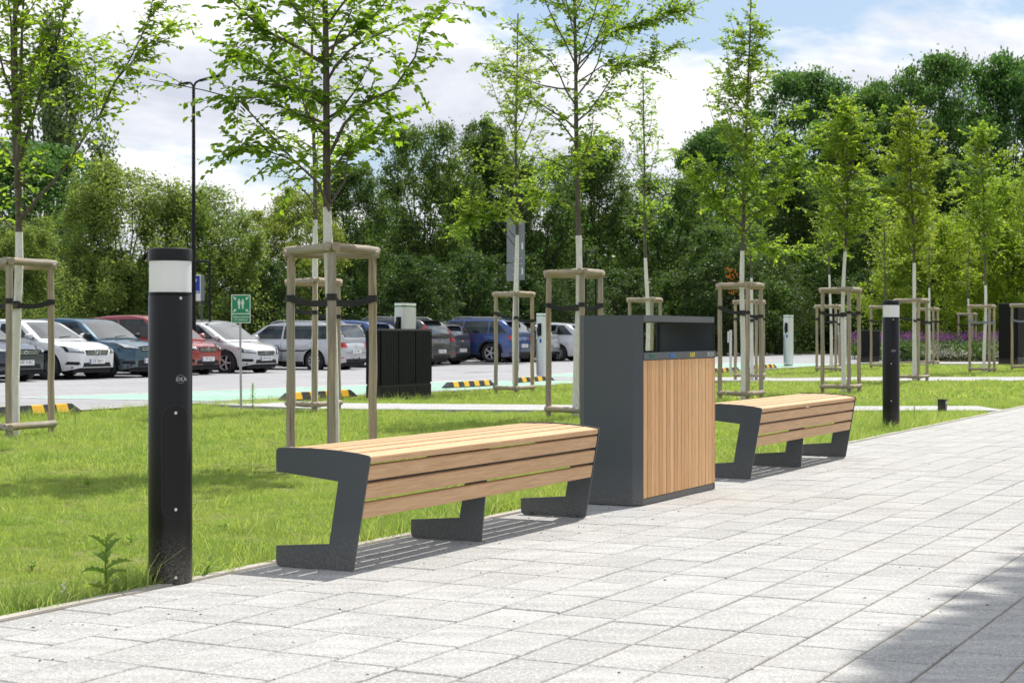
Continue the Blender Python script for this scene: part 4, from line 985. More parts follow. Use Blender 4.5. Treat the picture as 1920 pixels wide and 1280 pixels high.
def wheel_meshes(r, nsp, dark):
    m = MB(); w = .105; m.lathe([(r * .64, -w * .9), (r * .70, -w), (r * .93, -w), (r * .985, -w * .8), (r, -w * .45), (r, w * .45), (r * .985, w * .8), (r * .93, w), (r * .70, w), (r * .64, w * .9), (r * .64, -w * .9)], 30, axis='y')
    q = MB(); R0 = r * .655
    q.lathe([(R0, -w * .9), (R0 * .96, -w * .9), (R0 * .93, -w * .5), (R0 * .9, w * .6), (R0, w * .6)], 30, axis='y')
    q.lathe([(0, -w * .72), (R0 * .2, -w * .72), (R0 * .24, -w * .5), (R0 * .24, w * .2)], 18, axis='y')
    for k in range(nsp):
        a = 2 * math.pi * k / nsp; c, s = math.cos(a), math.sin(a); h0, h1 = R0 * .10, R0 * .075
        pts = [(R0 * .15, h0), (R0 * .96, h1 * (1.5 if nsp < 7 else .8))]; V_ = []
        for (rr, hw_) in pts:
            for sg, yy in ((-1, -w * .68), (1, -w * .68), (1, -w * .4), (-1, -w * .4)): V_.append((rr * c - sg * hw_ * s, yy - (.008 if rr > R0 * .5 else 0), rr * s + sg * hw_ * c))
        q.add(V_, [(0, 1, 5, 4), (1, 2, 6, 5), (2, 3, 7, 6), (3, 0, 4, 7), (4, 5, 6, 7)])
    d = MB(); d.lathe([(0, -w * .1), (R0 * .92, -w * .1)], 24, axis='y')
    return m, q, d
def make_car(label, loc, fwd, L=4.3, Wd=1.78, H=1.45, body=(.5, .5, .5), metal=.25, belt=.93, wr=.32, nsp=10, rimm='rim', deck=None, roof=None, rails=False, plate='DW 123', clad=False, tail='low', front='star', wins=3, nose=.62, back=False, extras=()):
    t = thing('parked_car', label, 'car', loc, 0, 'cars parked in the row behind the lawn')
    t.rotation_euler = (0, 0, math.atan2(fwd[1], fwd[0]))
    pm_ = paint('car_paint', body, metal); hL = L / 2
    xw = (hL * .64, -hL * .60); ra = wr + .055
    deck = deck or [(-1, .70), (-.985, .84), (-.96, belt), (-.8, belt + .03), (.35, belt - .01), (.45, belt - .02), (.72, belt - .08), (.88, belt - .17), (.955, belt - .25), (.985, nose + .05), (1, nose)]
    dx = [d[0] * hL for d in deck]; dz = [d[1] for d in deck]
    sm = lambda x: float(sum(np.interp(x + e * .05, dx, dz) for e in (-1, -.5, 0, .5, 1)) / 5) if abs(x) < hL - .06 else float(np.interp(x, dx, dz))
    wp = lambda x: Wd / 2 * (1 - .05 * (x / hL) ** 2 - .30 * abs(x / hL) ** 8)
    st = sorted(set(list(np.linspace(-hL, hL, 43)) + [-hL + .02, -hL + .05, hL - .02, hL - .05] + [c + ra * math.cos(a) for c in xw for a in np.linspace(0, math.pi, 15)]))
    def zb(x):
        z = .21 + .07 * max(0, (abs(x) / hL - .86) / .14)
        for c in xw:
            if abs(x - c) < ra: z = max(z, wr + math.sqrt(max(ra * ra - (x - c) ** 2, 0)))
        return z
    K = 9; sec = []
    for x in st:
        w = wp(x); zt = sm(x); b = zb(x); b = min(b, zt - .06); row = []
        for k in range(K):
            q = k / (K - 1); z = b + (zt - .045 - b) * q
            yy = w * (1 - .055 * ((z - .58) / .4) ** 2 + .012 * math.exp(-((z - .74) / .05) ** 2))
            row.append((yy, z))
        row += [(w * .955, zt - .018), (w * .90, zt - .003), (w * .78, zt + .006), (w * .4, zt + .022), (0, zt + .026)]
        sec.append((x, row))
    nR = len(sec[0][1]); V_ = []; F_ = []
    for x, row in sec:
        for yy, z in row: V_.append((x, -yy, z))
        for yy, z in row[-2::-1]: V_.append((x, yy, z))
    w_ = 2 * nR - 1
    for i in range(len(sec) - 1):
        for j in range(w_ - 1): F_.append((i * w_ + j, i * w_ + j + 1, (i + 1) * w_ + j + 1, (i + 1) * w_ + j))
    for e in (0, len(sec) - 1):
        for j in range(nR - 1): F_.append((e * w_ + j, e * w_ + j + 1, e * w_ + w_ - 2 - j, e * w_ + w_ - 1 - j) if j < nR - 2 else (e * w_ + j, e * w_ + j + 1, e * w_ + j + 2))
    bm_ = MB(); bm_.add(V_, F_); bo = bm_.build('body', pm_, t, True)
    # cabin
    roof = roof or [(-.985, belt + .02), (-.86, H - .22), (-.74, H - .07), (-.5, H - .02), (-.15, H), (.10, H - .035), (.20, H - .09), (.52, belt - .02)]
    rx = [r_[0] * hL for r_ in roof]; rz_ = [r_[1] for r_ in roof]
    zr = lambda x: float(sum(np.interp(x + e * .06, rx, rz_) for e in (-1, -.5, 0, .5, 1)) / 5)
    cs = np.linspace(rx[0] + .001, rx[-1] - .001, 40); sec = []
    for x in cs:
        zt = max(zr(x), belt - .04); w0 = wp(x) * .935; w1 = Wd / 2 * .72; row = []
        yl = lambda z: w0 + (w1 - w0) * max(0, (z - belt) / (H - belt)) + .018 * math.sin(math.pi * min(max((z - belt) / (H - belt), 0), 1))
        for k in range(8):
            z = belt - .06 + (zt - .05 - (belt - .06)) * k / 7; row.append((yl(z), z))
        ye = yl(zt - .05); row += [(ye - .012, zt - .026), (ye - .04, zt - .008), (ye * .82, zt + .002), (ye * .45, zt + .016), (0, zt + .02)]
        sec.append((x, row))
    nR = len(sec[0][1]); w_ = 2 * nR - 1; V2 = []; F2 = []
    for x, row in sec:
        for yy, z in row: V2.append((x, -yy, z))
        for yy, z in row[-2::-1]: V2.append((x, yy, z))
    for i in range(len(sec) - 1):
        for j in range(w_ - 1): F2.append((i * w_ + j, i * w_ + j + 1, (i + 1) * w_ + j + 1, (i + 1) * w_ + j))
    for e in (0, len(sec) - 1):
        for j in range(nR - 1): F2.append((e * w_ + j, e * w_ + j + 1, e * w_ + w_ - 2 - j, e * w_ + w_ - 1 - j) if j < nR - 2 else (e * w_ + j, e * w_ + j + 1, e * w_ + j + 2))
    cm = MB(); cm.add(V2, F2); cm.build('cabin', pm_, t, True)
    B1 = BVHTree.FromPolygons([Vector(v) for v in V_], F_); B2 = BVHTree.FromPolygons([Vector(v) for v in V2], F2)
    # under body
    MB().box(-hL * .93, hL * .93, -Wd * .36, Wd * .36, .16, .62).build('underbody', M['plastic'], t)
    # wheels
    tm, rm, dm = wheel_meshes(wr, nsp, 0); first = None
    for c in xw:
        for sg in (-1, 1):
            if first is None:
                wo = tm.build('wheel', M['tyre'], t, True); ro = rm.build('rim', M[rimm], wo); do = dm.build('brake_disc', M['black'], wo); first = (wo, ro, do)
            else:
                wo = first[0].copy(); C.objects.link(wo); wo.parent = t
                for q in first[1:]: z_ = q.copy(); C.objects.link(z_); z_.parent = wo
            wo.location = (c, sg * (Wd / 2 - .125), wr); wo.rotation_euler = (0, 0, 0 if sg < 0 else math.pi)
    # glass
    zlo = belt + .035
    iz = lambda z, side: float(np.interp(z, rz_[:rz_.index(max(rz_)) + 1], rx[:rz_.index(max(rz_)) + 1])) if side < 0 else float(np.interp(-z, [-q for q in rz_[rz_.index(max(rz_)):]], rx[rz_.index(max(rz_)):]))
    zhi = H - .11
    fx0, fx1 = iz(zlo, 1) - .22, iz(zhi, 1) - .10; bx0, bx1 = iz(zlo, -1) + (.34 if wins < 3 else .22), iz(zhi, -1) + .16
    cuts0 = np.linspace(fx0, bx0, wins + 1) if wins == 2 else [fx0, fx0 + (bx0 - fx0) * .38, fx0 + (bx0 - fx0) * .74, bx0]
    cuts1 = np.linspace(fx1, bx1, wins + 1) if wins == 2 else [fx1, max(fx0 + (bx0 - fx0) * .38, bx1) + 0, max(fx0 + (bx0 - fx0) * .74, bx1 + .04), bx1]
    for sg in (-1, 1):
        for k in range(wins):
            g_ = .03; a0, a1, b0, b1 = cuts0[k] - g_, cuts0[k + 1] + g_, cuts1[k] - g_, cuts1[k + 1] + g_
            if b1 > b0 - .02: b1 = b0 - .02
            patch('side_window', B2, quad((a1, zlo), (a0, zlo), (b0, zhi), (b1, zhi)), 'y', sg, M['side_glass'], t, 10, 6)
        # door seams, handles, sill
        for xx in (cuts0[0] + .06, cuts0[1], cuts0[2]): patch('door_seam', B1, quad((xx, .3), (xx + .012, .3), (xx + .012, belt - .06), (xx, belt - .06)), 'y', sg, M['ink'], t, 1, 8, .002, .004)
        for xx in (cuts0[1] + .12, cuts0[2] + .1): patch('door_handle', B1, quad((xx, belt - .15), (xx + .19, belt - .15), (xx + .19, belt - .115), (xx, belt - .115)), 'y', sg, pm_, t, 3, 1, .03, .03)
        patch('sill', B1, quad((xw[1] + ra + .01, .215), (xw[0] - ra - .01, .215), (xw[0] - ra - .01, .30), (xw[1] + ra + .01, .30)), 'y', sg, M['plastic'], t, 10, 1, .006)
        for c in xw:
            r0_, r1_ = (ra - .002, ra + (.065 if clad else .014))
            patch('wheel_arch', B1, (lambda c_: lambda u, v: (c_ + (r0_ + (r1_ - r0_) * v) * math.cos(math.pi * (1 - u)), max(.22, wr + (r0_ + (r1_ - r0_) * v) * math.sin(math.pi * (1 - u)))))(c), 'y', sg, M['plastic'] if clad else pm_, t, 18, 1, .008)
        # mirrors
        mx = fx0 + .10; my = sg * (Wd / 2 * .93 + .10)
        mm = MB(); mm.lathe([(0, -.07), (.05, -.062), (.075, -.03), (.08, .02), (.07, .05), (0, .055)], 12, axis='y'); mo = mm.build('door_mirror', pm_ if not clad else M['plastic'], t, True); mo.location = (mx, my, belt + .075); mo.rotation_euler = (0, R(90), R(90) + R(10) * sg); mo.scale = (.9, 1.0, 1.45)
        MB().box(mx - .04, mx + .03, min(my, sg * Wd / 2 * .86), max(my, sg * Wd / 2 * .86), belt + .01, belt + .045).build('mirror_arm', M['plastic'], t)
    # windscreen, rear screen
    yb_, yt_ = Wd / 2 * .80, Wd / 2 * .60
    patch('windscreen', B2, lambda u, v: ((2 * u - 1) * (yb_ * (1 - v) + yt_ * v), zlo - .02 + (H - .075 - zlo + .02) * v), 'x', 1, M['glass'], t, 14, 8)
    patch('rear_window', B2, lambda u, v: ((2 * u - 1) * (yb_ * .95 * (1 - v) + yt_ * 1.02 * v), zlo + .05 + (H - .15 - zlo - .05) * v), 'x', -1, M['glass'], t, 12, 6)
    wl = MB(); wl.tube([(hL * .50, -.1, belt + .05), (hL * .47, .35, belt + .075)], .008, 4); wl.build('wiper', M['plastic'], t)
    # front
    FX = 1; hy = Wd / 2
    for sg in (-1, 1):
        hl_ = patch('headlight', B1, quad((sg * hy * .50, nose - .04), (sg * hy * .86, nose - .005), (sg * hy * .90, nose + .13), (sg * hy * .55, nose + .055)), 'x', 1, M['plastic'], t, 8, 4, .010); patch('lens', B1, quad((sg * hy * .54, nose - .02), (sg * hy * .82, nose + .01), (sg * hy * .85, nose + .105), (sg * hy * .59, nose + .045)), 'x', 1, M['lens'], hl_, 6, 3, .018)
        patch('fog_recess', B1, quad((sg * hy * .62, .34), (sg * hy * .86, .36), (sg * hy * .84, .43), (sg * hy * .66, .42)), 'x', 1, M['plastic'], t, 4, 2, .006)
    patch('grille', B1, quad((-hy * .40, nose - .085), (hy * .40, nose - .085), (hy * .46, nose + .035), (-hy * .46, nose + .035)), 'x', 1, M['plastic'], t, 8, 4, .008)
    for k in range(2): patch('grille_bar', B1, quad((-hy * .40, nose - .055 + .045 * k), (hy * .40, nose - .055 + .045 * k), (hy * .41, nose - .040 + .045 * k), (-hy * .41, nose - .040 + .045 * k)), 'x', 1, M['chrome'], t, 8, 1, .016)
    patch('lower_grille', B1, quad((-hy * .55, .30), (hy * .55, .30), (hy * .50, .40), (-hy * .50, .40)), 'x', 1, M['plastic'], t, 8, 2, .007)
    patch('front_lip', B1, quad((-hy * .78, .275), (hy * .78, .275), (hy * .78, .305), (-hy * .78, .305)), 'x', 1, M['plastic'], t, 8, 1, .014)
    # rear
    for sg in (-1, 1):
        if tail == 'pillar': patch('tail_light', B1, quad((sg * hy * .60, belt - .20), (sg * hy * .81, belt - .14), (sg * hy * .81, belt - .03), (sg * hy * .70, belt - .05)), 'x', -1, M['red'], t, 4, 4, .012); patch('tail_light', B2, quad((sg * hy * .76, belt + .02), (sg * hy * .86, belt + .02), (sg * hy * .76, H - .24), (sg * hy * .70, H - .24)), 'x', -1, M['red'], t, 2, 4, .012)
        else: patch('tail_light', B1, quad((sg * hy * .52, belt - .22), (sg * hy * .81, belt - .21), (sg * hy * .82, belt - .05), (sg * hy * .60, belt - .08)), 'x', -1, M['red'], t, 5, 4, .012); patch('tail_light', B1, quad((-hL + .06, belt - .20), (-hL + .20, belt - .16), (-hL + .22, belt - .09), (-hL + .08, belt - .07)), 'y', sg, M['red'], t, 5, 3, .010)
        patch('bumper_reflector', B1, quad((sg * hy * .62, .40), (sg * hy * .80, .40), (sg * hy * .80, .43), (sg * hy * .62, .43)), 'x', -1, M['red'], t, 2, 1, .008)
    patch('rear_bumper_trim', B1, quad((-hy * .8, .28), (hy * .8, .28), (hy * .8, .38), (-hy * .8, .38)), 'x', -1, M['plastic'], t, 8, 1, .008)
    patch('bumper_seam', B1, quad((-hy * .8, .55), (hy * .8, .55), (hy * .8, .562), (-hy * .8, .562)), 'x', -1, M['ink'], t, 8, 1, .003, .005)
    MB().box(-hL * .93, -hL * .78, -yt_ * 1.05, yt_ * 1.05, H - .095, H - .062).build('roof_spoiler', pm_ if not clad else M['plastic'], t, bevel=.01) if not back == 'none' else None
    # plates
    for sx, z0 in ((1, .43 if front != 'low' else .40), (-1, .60 if tail != 'pillar' else .5)):
        pl = MB().box(-.006, .006, -.26, .26, -.057, .057).build('number_plate', M['white'], t, bevel=.003)
        xx = (hL + .012) * sx; pl.location = (xx, 0, z0); pl.rotation_euler = (0, 0, 0 if sx > 0 else math.pi)
        MB().box(.0062, .0072, -.256, -.215, -.052, .052).build('country_band', M['blue'], pl)
        text(plate, 'lettering', .115, M['ink'], pl, (.0068, .02, 0), (R(90), 0, R(90)), .0006, sx=.78)
    # badge
    bd = bpy.data.objects.new('badge', None); C.objects.link(bd); bd.parent = t
    sx = 1; 
    def mark(kind, parent, s):
        m = MB()
        if kind == 'star':
            m.tube([(0, s * math.cos(a), s * math.sin(a)) for a in np.linspace(0, 2 * math.pi, 24)], s * .09, 5)
            for k in range(3): a = math.pi / 2 + k * 2 * math.pi / 3; m.tube([(0, 0, 0), (0, s * .95 * math.cos(a), s * .95 * math.sin(a))], [s * .16, s * .03], 5)
        elif kind == 'chevrons':
            for dz_ in (0, .55 * s): m.tube([(0, -s, -s * .5 + dz_), (0, 0, s * .2 + dz_), (0, s, -s * .5 + dz_)], s * .14, 5)
        elif kind == 'diamond': m.tube([(0, 0, s), (0, s * .6, 0), (0, 0, -s), (0, -s * .6, 0), (0, 0, s)], s * .14, 5)
        else: m.tube([(0, s * math.cos(a), s * .6 * math.sin(a)) for a in np.linspace(0, 2 * math.pi, 20)], s * .1, 5)
        return m.build('emblem', M['chrome'], parent)
    mark(front, bd, .085 if front == 'star' else .06).location = (hL + .022, 0, nose - .02)
    mark(front, bd, .05).location = (-hL - .012, 0, belt - .17)
    if rails:
        for sg in (-1, 1): MB().tube([(-hL * .68, sg * Wd * .335, H - .06), (-hL * .6, sg * Wd * .335, H + .02), (-.1, sg * Wd * .34, H + .045), (hL * .05, sg * Wd * .34, H + .03), (hL * .14, sg * Wd * .34, H - .04)], .016, 6).build('roof_rail', M['steel'] if rails == 'light' else M['plastic'], t, True)
    for e in extras:
        if e == 'tow': MB().tube([(-hL + .02, 0, .34), (-hL - .09, 0, .34), (-hL - .11, 0, .42)], [.016, .016, .026], 8).build('tow_hook', M['plastic'], t, True)
        if e == 'rack':
            for xx in (-.35, .35): MB().box(xx - .03, xx + .03, -.62, .62, H + .05, H + .085).build('roof_rack', M['plastic'], t, bevel=.01)
        if e.startswith('word:'): text(e[5:], 'lettering', .085, M['chrome'], t, (-hL - .006, 0, belt - .10), (R(90), 0, R(-90)), .003, sx=1.9)
        if e == 'bump': patch('side_moulding', B1, quad((cuts0[2] - .2, .60), (cuts0[0] - .1, .60), (cuts0[0] - .1, .64), (cuts0[2] - .2, .64)), 'y', 1, M['plastic'], t, 10, 1, .012); patch('side_moulding', B1, quad((cuts0[2] - .2, .60), (cuts0[0] - .1, .60), (cuts0[0] - .1, .64), (cuts0[2] - .2, .64)), 'y', -1, M['plastic'], t, 10, 1, .012)
        if e == 'lowdark': patch('lower_front', B1, quad((-hy * .9, .29), (hy * .9, .29), (hy * .86, .44), (-hy * .86, .44)), 'x', 1, M['plastic'], t, 10, 2, .004)
        if e == 'airbump': patch('door_cladding', B1, quad((xw[1] + ra, .32), (xw[0] - ra, .32), (xw[0] - ra, .42), (xw[1] + ra, .42)), 'y', -1, M['plastic'], t, 10, 1, .01)
    return t
HN = (NV.x, NV.y)
def parked(px, Y, L, facing, dz=None, **k):
    """px = photo column of the number plate facing the lawn, Y = its depth"""
    X = (px - 960) / F * Y; cx, cy = X - NV.x * L / 2, Y - NV.y * L / 2
    z = gh(cx, cy) + .012 if dz is None else dz
    return make_car(loc=(cx, cy, z), fwd=HN if facing else (-NV.x, -NV.y), L=L, **k)
onebox = lambda H, b: [(-.985, b + .02), (-.93, H - .3), (-.84, H - .10), (-.55, H - .02), (-.1, H), (.14, H - .05), (.3, H - .17), (.66, b - .04)]
parked(48, 37.5, 4.4, True, label='dark blue car at the far left edge, only its nose in view', H=1.45, body=(.02, .03, .05), plate='WR 919RC', front='oval', nose=.68, nsp=10)
parked(182, 39.7, 4.3, True, label='white hatchback with star badge left of the black bollard', H=1.43, body=(.74, .75, .76), metal=0, plate='DX 396Y1', front='star', belt=.95, nose=.66, nsp=10, rimm='rimdark', dz=-.10)
parked(283, 41.3, 4.15, True, label='dark teal blue crossover beside the white hatchback', H=1.48, body=(.010, .062, .11), plate='KR 5VN42', front='chevrons', belt=.97, nose=.74, clad=True, extras=('lowdark', 'airbump'), wins=2, dz=-.11)
parked(390, 43.8, 3.8, True, label='red compact van with amber indicators behind the black bollard', H=1.58, Wd=1.69, body=(.30, .022, .026), plate='CW 3L27', front='diamond', belt=.96, nose=.70, roof=onebox(1.58, .96), wins=2, dz=-.11)
parked(499, 46.0, 4.25, True, label='silver white hatchback with five spoke wheels behind the green sign', H=1.46, Wd=1.77, body=(.60, .61, .62), plate='DW 812E4', front='oval', belt=.93, nose=.60, roof=onebox(1.46, .92), nsp=5, rimm='rim', wins=2, dz=-.13)
parked(505, 49.6, 4.3, True, label='grey car whose roof shows behind the silver white hatchback', H=1.50, body=(.33, .36, .40), plate='DW 56KR', front='oval', dz=-.11)
parked(668, 50.0, 4.7, False, label='silver estate car with tow hook behind the twin tree guards', H=1.47, body=(.50, .51, .54), plate='CK 798Y', rails='light', belt=.93, roof=[(-.985, .95), (-.93, 1.28), (-.86, 1.40), (-.5, 1.46), (-.1, 1.47), (.1, 1.43), (.2, 1.36), (.5, .92)], extras=('tow', 'bump'), front='diamond', nsp=10, dz=-.15)
parked(735, 53.6, 4.3, False, label='blue car with roof rack showing only its roof behind the estate', H=1.52, body=(.03, .08, .26), plate='DW 33PU', extras=('rack',), dz=-.11, front='oval')
parked(829, 55.4, 4.75, False, label='dark grey estate with wide lettering right of the black cabinet', H=1.60, Wd=1.9, body=(.045, .043, .045), plate='WE 402KC', tail='pillar', belt=1.02, wr=.36, nose=.72, extras=('word:VOLVO',), front='oval', clad=False, dz=-.11, rails='light',
       roof=[(-.985, 1.04), (-.90, 1.38), (-.80, 1.53), (-.5, 1.58), (-.1, 1.60), (.1, 1.56), (.2, 1.48), (.5, .98)])
parked(868, 57.8, 3.5, False, label='small black and grey hatchback between the grey estate and the blue crossover', H=1.46, Wd=1.65, body=(.07, .07, .075), plate='DW 71SG', tail='pillar', belt=.98, front='chevrons', wr=.30, wins=2, dz=-.10)
parked(983, 58.6, 4.46, False, label='blue crossover with roof rails behind the tree guard', H=1.56, Wd=1.8, body=(.035, .075, .23), metal=.45, plate='DW 2E417', rails='light', belt=1.0, wr=.35, clad=True, nsp=5, rimm='rim', front='oval', dz=-.045)
parked(1010, 61.5, 4.4, False, label='dark navy car half hidden behind the blue crossover', H=1.55, body=(.012, .022, .06), plate='DW 90TK', dz=-.07, front='oval', nsp=7)
parked(1103, 62.6, 4.2, False, label='silver hatchback cut off by the left side of the waste bin', H=1.46, body=(.52, .54, .56), plate='DW 4N08', dz=-.07, front='chevrons', belt=.96)
for i_, (a_, c_) in enumerate(((59.8, (.4, .4, .42)), (62.2, (.02, .02, .025)))):  # continue the row behind the bin
    X, Y = ap(a_ - 4, -27); make_car(label=('grey car hidden behind the waste bin', 'black car farthest along the row behind the bin')[i_], loc=(X - NV.x * 2.1, Y - NV.y * 2.1, gh(X, Y)), fwd=(-NV.x, -NV.y), body=c_, plate='DW 6' + str(i_) + 'AB', front='oval')

# ------------------------------------------------------------------ CHARGERS
def make_charger(label, loc):
    t = thing('charging_station', label, 'charging station', loc, ROW, 'white charging stations along the lawn')
    def rr(x0, x1, y0, y1, r, n=5):
        o = []
        for cx, cy, a0 in ((x1 - r, y0 + r, -90), (x1 - r, y1 - r, 0), (x0 + r, y1 - r, 90), (x0 + r, y0 + r, 180)):
            for k in range(n + 1): a = R(a0 + 90 * k / n); o.append((cx + r * math.cos(a), cy + r * math.sin(a)))
        return o
    MB().prism(rr(0, .42, 0, .19, .03), .05, 1.47, 'xy').build('housing', M['offwhite'], t, True)
    MB().prism(rr(-.004, .424, -.004, .194, .032), 1.4705, 1.488, 'xy').build('top_band', M['black'], t, True)
    MB().prism(rr(-.002, .422, -.002, .192, .032), 1.4885, 1.53, 'xy').build('lid', M['white'], t, True)
    MB().prism(rr(.02, .40, .02, .17, .02), -.1, .05, 'xy').build('plinth', M['black'], t, True)
    for (x0, y0, x1, y1) in ((-.0052, .05, -.0042, .09), (-.0052, .11, -.0042, .15), (.1, -.0052, .17, -.0042), (.24, -.0052, .32, -.0042)): MB().box(x0, x1, y0, y1, 1.466, 1.482).build('status_light', M['led'], t)
    MB().prism(rr(-.012, .0, .05, .145, .005, 2), 1.02, 1.30, 'xy').build('socket_recess', M['black'], t)
    pg = MB(); pg.tube([(-.03, .1, 1.24), (-.075, .1, 1.16), (-.07, .1, 1.05), (-.05, .1, 1.0)], [.03, .034, .028, .02], 10); pg.build('charging_plug', M['plastic'], t, True)
    cb = MB(); pts = [(-.05, .1, 1.0), (-.07, .13, .93)]
    for k in range(220):
        q = k / 219; a = q * 2 * math.pi * 17; pts.append((-.075 + .028 * math.cos(a), .15 - .04 * q + .03 * math.sin(a), .93 - .80 * q))
    cb.tube(pts, .006, 5); cb.build('coiled_cable', M['plastic'], t, True)
    MB().box(-.0025, 0, .05, .10, .86, .95).build('sticker', M['blue'], t)
    return t
ch = None
for i, (px, py, lb) in enumerate(((757, 741, 'white charging station showing above the black cabinet'), (1019, 713, 'white charging station with coiled cable left of the waste bin'), (1480, 687, 'white charging station with coiled cable above the rear bench'), (1581, 681, 'white charging station mostly hidden behind trunks left of the rear bollard'))):
    x, y, z = at(px, py)
    if ch is None: ch = make_charger(lb, (x, y, z)); 
    else: c = copy_tree(ch); c.location = (x, y, z); c['label'] = lb

# ------------------------------------------------------------------ CABINETS
def make_cabinet(label, loc, Lc, Dc, Hc, panels, rz=ROW):
    t = thing('utility_cabinet', label, 'cabinet', loc, rz)
    MB().box(0, Lc, 0, Dc, -.1, .20).build('plinth', M['bollard_black'], t, bevel=.004)
    MB().box(.012, Lc - .012, .012, Dc - .012, .2, Hc - .03).build('core', M['black'], t)
    MB().box(-.012, Lc + .012, -.012, Dc + .012, Hc - .03, Hc).build('roof', M['darkgrey'], t, bevel=.006)
    def flut(w):
        m = MB(); n = max(4, int(w / .045)); pr = []; st = w / n
        for k in range(n): pr += [(k * st, -.006), (k * st + st * .3, -.006), (k * st + st * .36, 0), (k * st + st * .94, 0)]
        pr += [(w, -.006), (w, .012), (0, .012)]; return m.prism([(a, -b * -1) for a, b in pr], .225, Hc - .04, 'xy')
    pw = Lc / panels
    for k in range(panels):
        o = flut(pw - .022).build('fluted_panel', M['black'], t); o.location = (k * pw + .011, -.012 + .012, 0)
        o.location.y = -.008
        q = MB().box(.01, pw - .03, -.012, 0, .02, .185).build('plinth_panel', M['black'], t, bevel=.003); q.location = (k * pw + .01, .004, 0)
    o = flut(Dc - .02).build('fluted_panel', M['black'], t); o.rotation_euler = (0, 0, R(-90)); o.location = (-.008, Dc - .01, 0)
    return t
x, y, z = at(714, 748)
make_cabinet('large black fluted utility cabinet behind the nearest tree guard', (x, y, z), 1.55, .27, 1.08, 3)
x, y, z = at(1630, 680); make_cabinet('low black cabinet behind the rear bollard, beside the flower bed', (x, y, z), 1.3, .4, 1.1, 3)
x, y, z = at(1908, 683); make_cabinet('tall black cabinet at the right edge among the flowers', (x, y, z), 1.4, .6, 1.95, 3)

# ------------------------------------------------------------------ SIGNS, LAMP POST
ax, ay = (452 - 960) / F * 22.35, 22.35
sg_ = thing('assembly_point_sign', 'green assembly point sign with arrows on a thin grey post', 'sign', (ax, ay, gh(ax, ay)), R(4))
MB().tube([(0, 0, -.1), (0, 0, 1.5)], .016, 10).build('post', M['steel'], sg_, True).rotation_euler = (0, R(-.6), 0)
so = MB().box(-.128, .128, -.026, -.022, 1.13, 1.51).build('sign_plate', M['white'], sg_, bevel=.001)
MB().box(-.116, .116, -.0275, -.0262, 1.262, 1.498).build('green_field', M['green'], so); MB().box(-.116, .116, -.0275, -.0262, 1.142, 1.248).build('green_field', M['green'], so)
def arrow(cx, cz, ang):
    m = MB(); c, s = math.cos(ang), math.sin(ang)
    def T(a, b): return (cx + a * c - b * s, cz + a * s + b * c)
    m.prism([T(-.034, -.007), (T(-.002, -.007)), T(-.002, .007), T(-.034, .007)], -.0288, -.0276, 'xz'); m.prism([T(-.004, -.024), T(.022, 0), T(-.004, .024)], -.0288, -.0276, 'xz')
    m.build('arrow', M['white'], so)
for sx_, sz_ in ((-1, 1), (1, 1), (-1, -1), (1, -1)): arrow(sx_ * .078, 1.38 + sz_ * .078, math.atan2(-sz_, -sx_))
for sx_ in (-1, 1):
    m = MB(); cx = sx_ * .024
    m.prism([(cx + .011 * math.cos(a), 1.443 + .011 * math.sin(a)) for a in np.linspace(0, 2 * math.pi, 13)[:-1]], -.0288, -.0276, 'xz')
    m.prism([(cx - .017, 1.375), (cx - .011, 1.375), (cx - .011, 1.32), (cx - .002, 1.32), (cx - .001, 1.36), (cx + .001, 1.36), (cx + .002, 1.32), (cx + .011, 1.32), (cx + .011, 1.375), (cx + .017, 1.375), (cx + .019, 1.42), (cx + .012, 1.43), (cx - .012, 1.43), (cx - .019, 1.42)], -.0288, -.0276, 'xz')
    m.build('figure_symbol', M['white'], so)
text('Miejsce zbiórki', 'lettering', .034, M['white'], so, (0, -.0280, 1.212), (R(90), 0, 0), .0004, bold=.0006); text('do ewakuacji', 'lettering', .034, M['white'], so, (0, -.0280, 1.176), (R(90), 0, 0), .0004, bold=.0006)

Yl = 46.; lx = (363 - 960) / F * Yl; lz = gh(lx, Yl)
lp = thing('lamp_post', 'tall dark lamp post with two arms behind the black bollard', 'street lamp', (lx, Yl, lz))
Ht = 1 - lz + (HZ - 160) / F * Yl
MB().tube([(0, 0, -.2), (0, 0, .9), (0, 0, .92), (0, 0, Ht * .5), (0, 0, Ht - .05)], [.085, .085, .068, .055, .042], 12).build('pole', M['black'], lp, True)
MB().tube([(0, 0, Ht - .12), (.012, 0, Ht - .03), (.05, -.02, Ht + .05), (.11, -.05, Ht + .095), (.2, -.09, Ht + .115)], .03, 8).build('arm', M['black'], lp, True)
MB().tube([(0, 0, Ht - .12), (-.012, 0, Ht - .03), (-.05, .03, Ht + .035), (-.1, .07, Ht + .075), (-.17, .13, Ht + .085)], .03, 8).build('arm', M['black'], lp, True)
def lamp_head(a, b, w):
    a, b = Vector(a), Vector(b); d = (b - a).normalized(); sd = Vector((-d.y, d.x, 0)).normalized() * w; up = Vector((0, 0, .028)); v_ = []
    for p_, k_ in ((a, .6), (b, 1.0)): v_ += [p_ - sd * k_ - up, p_ + sd * k_ - up, p_ + sd * k_ + up, p_ - sd * k_ + up]
    return MB().add(v_, [(0, 1, 2, 3), (7, 6, 5, 4), (0, 4, 5, 1), (1, 5, 6, 2), (2, 6, 7, 3), (3, 7, 4, 0)]).build('lamp_head', M['black'], lp, bevel=.006)
lamp_head((.19, -.085, Ht + .113), (.92, -.42, Ht + .225), .09); lamp_head((-.16, .12, Ht + .085), (-.42, .34, Ht + .07), .09)

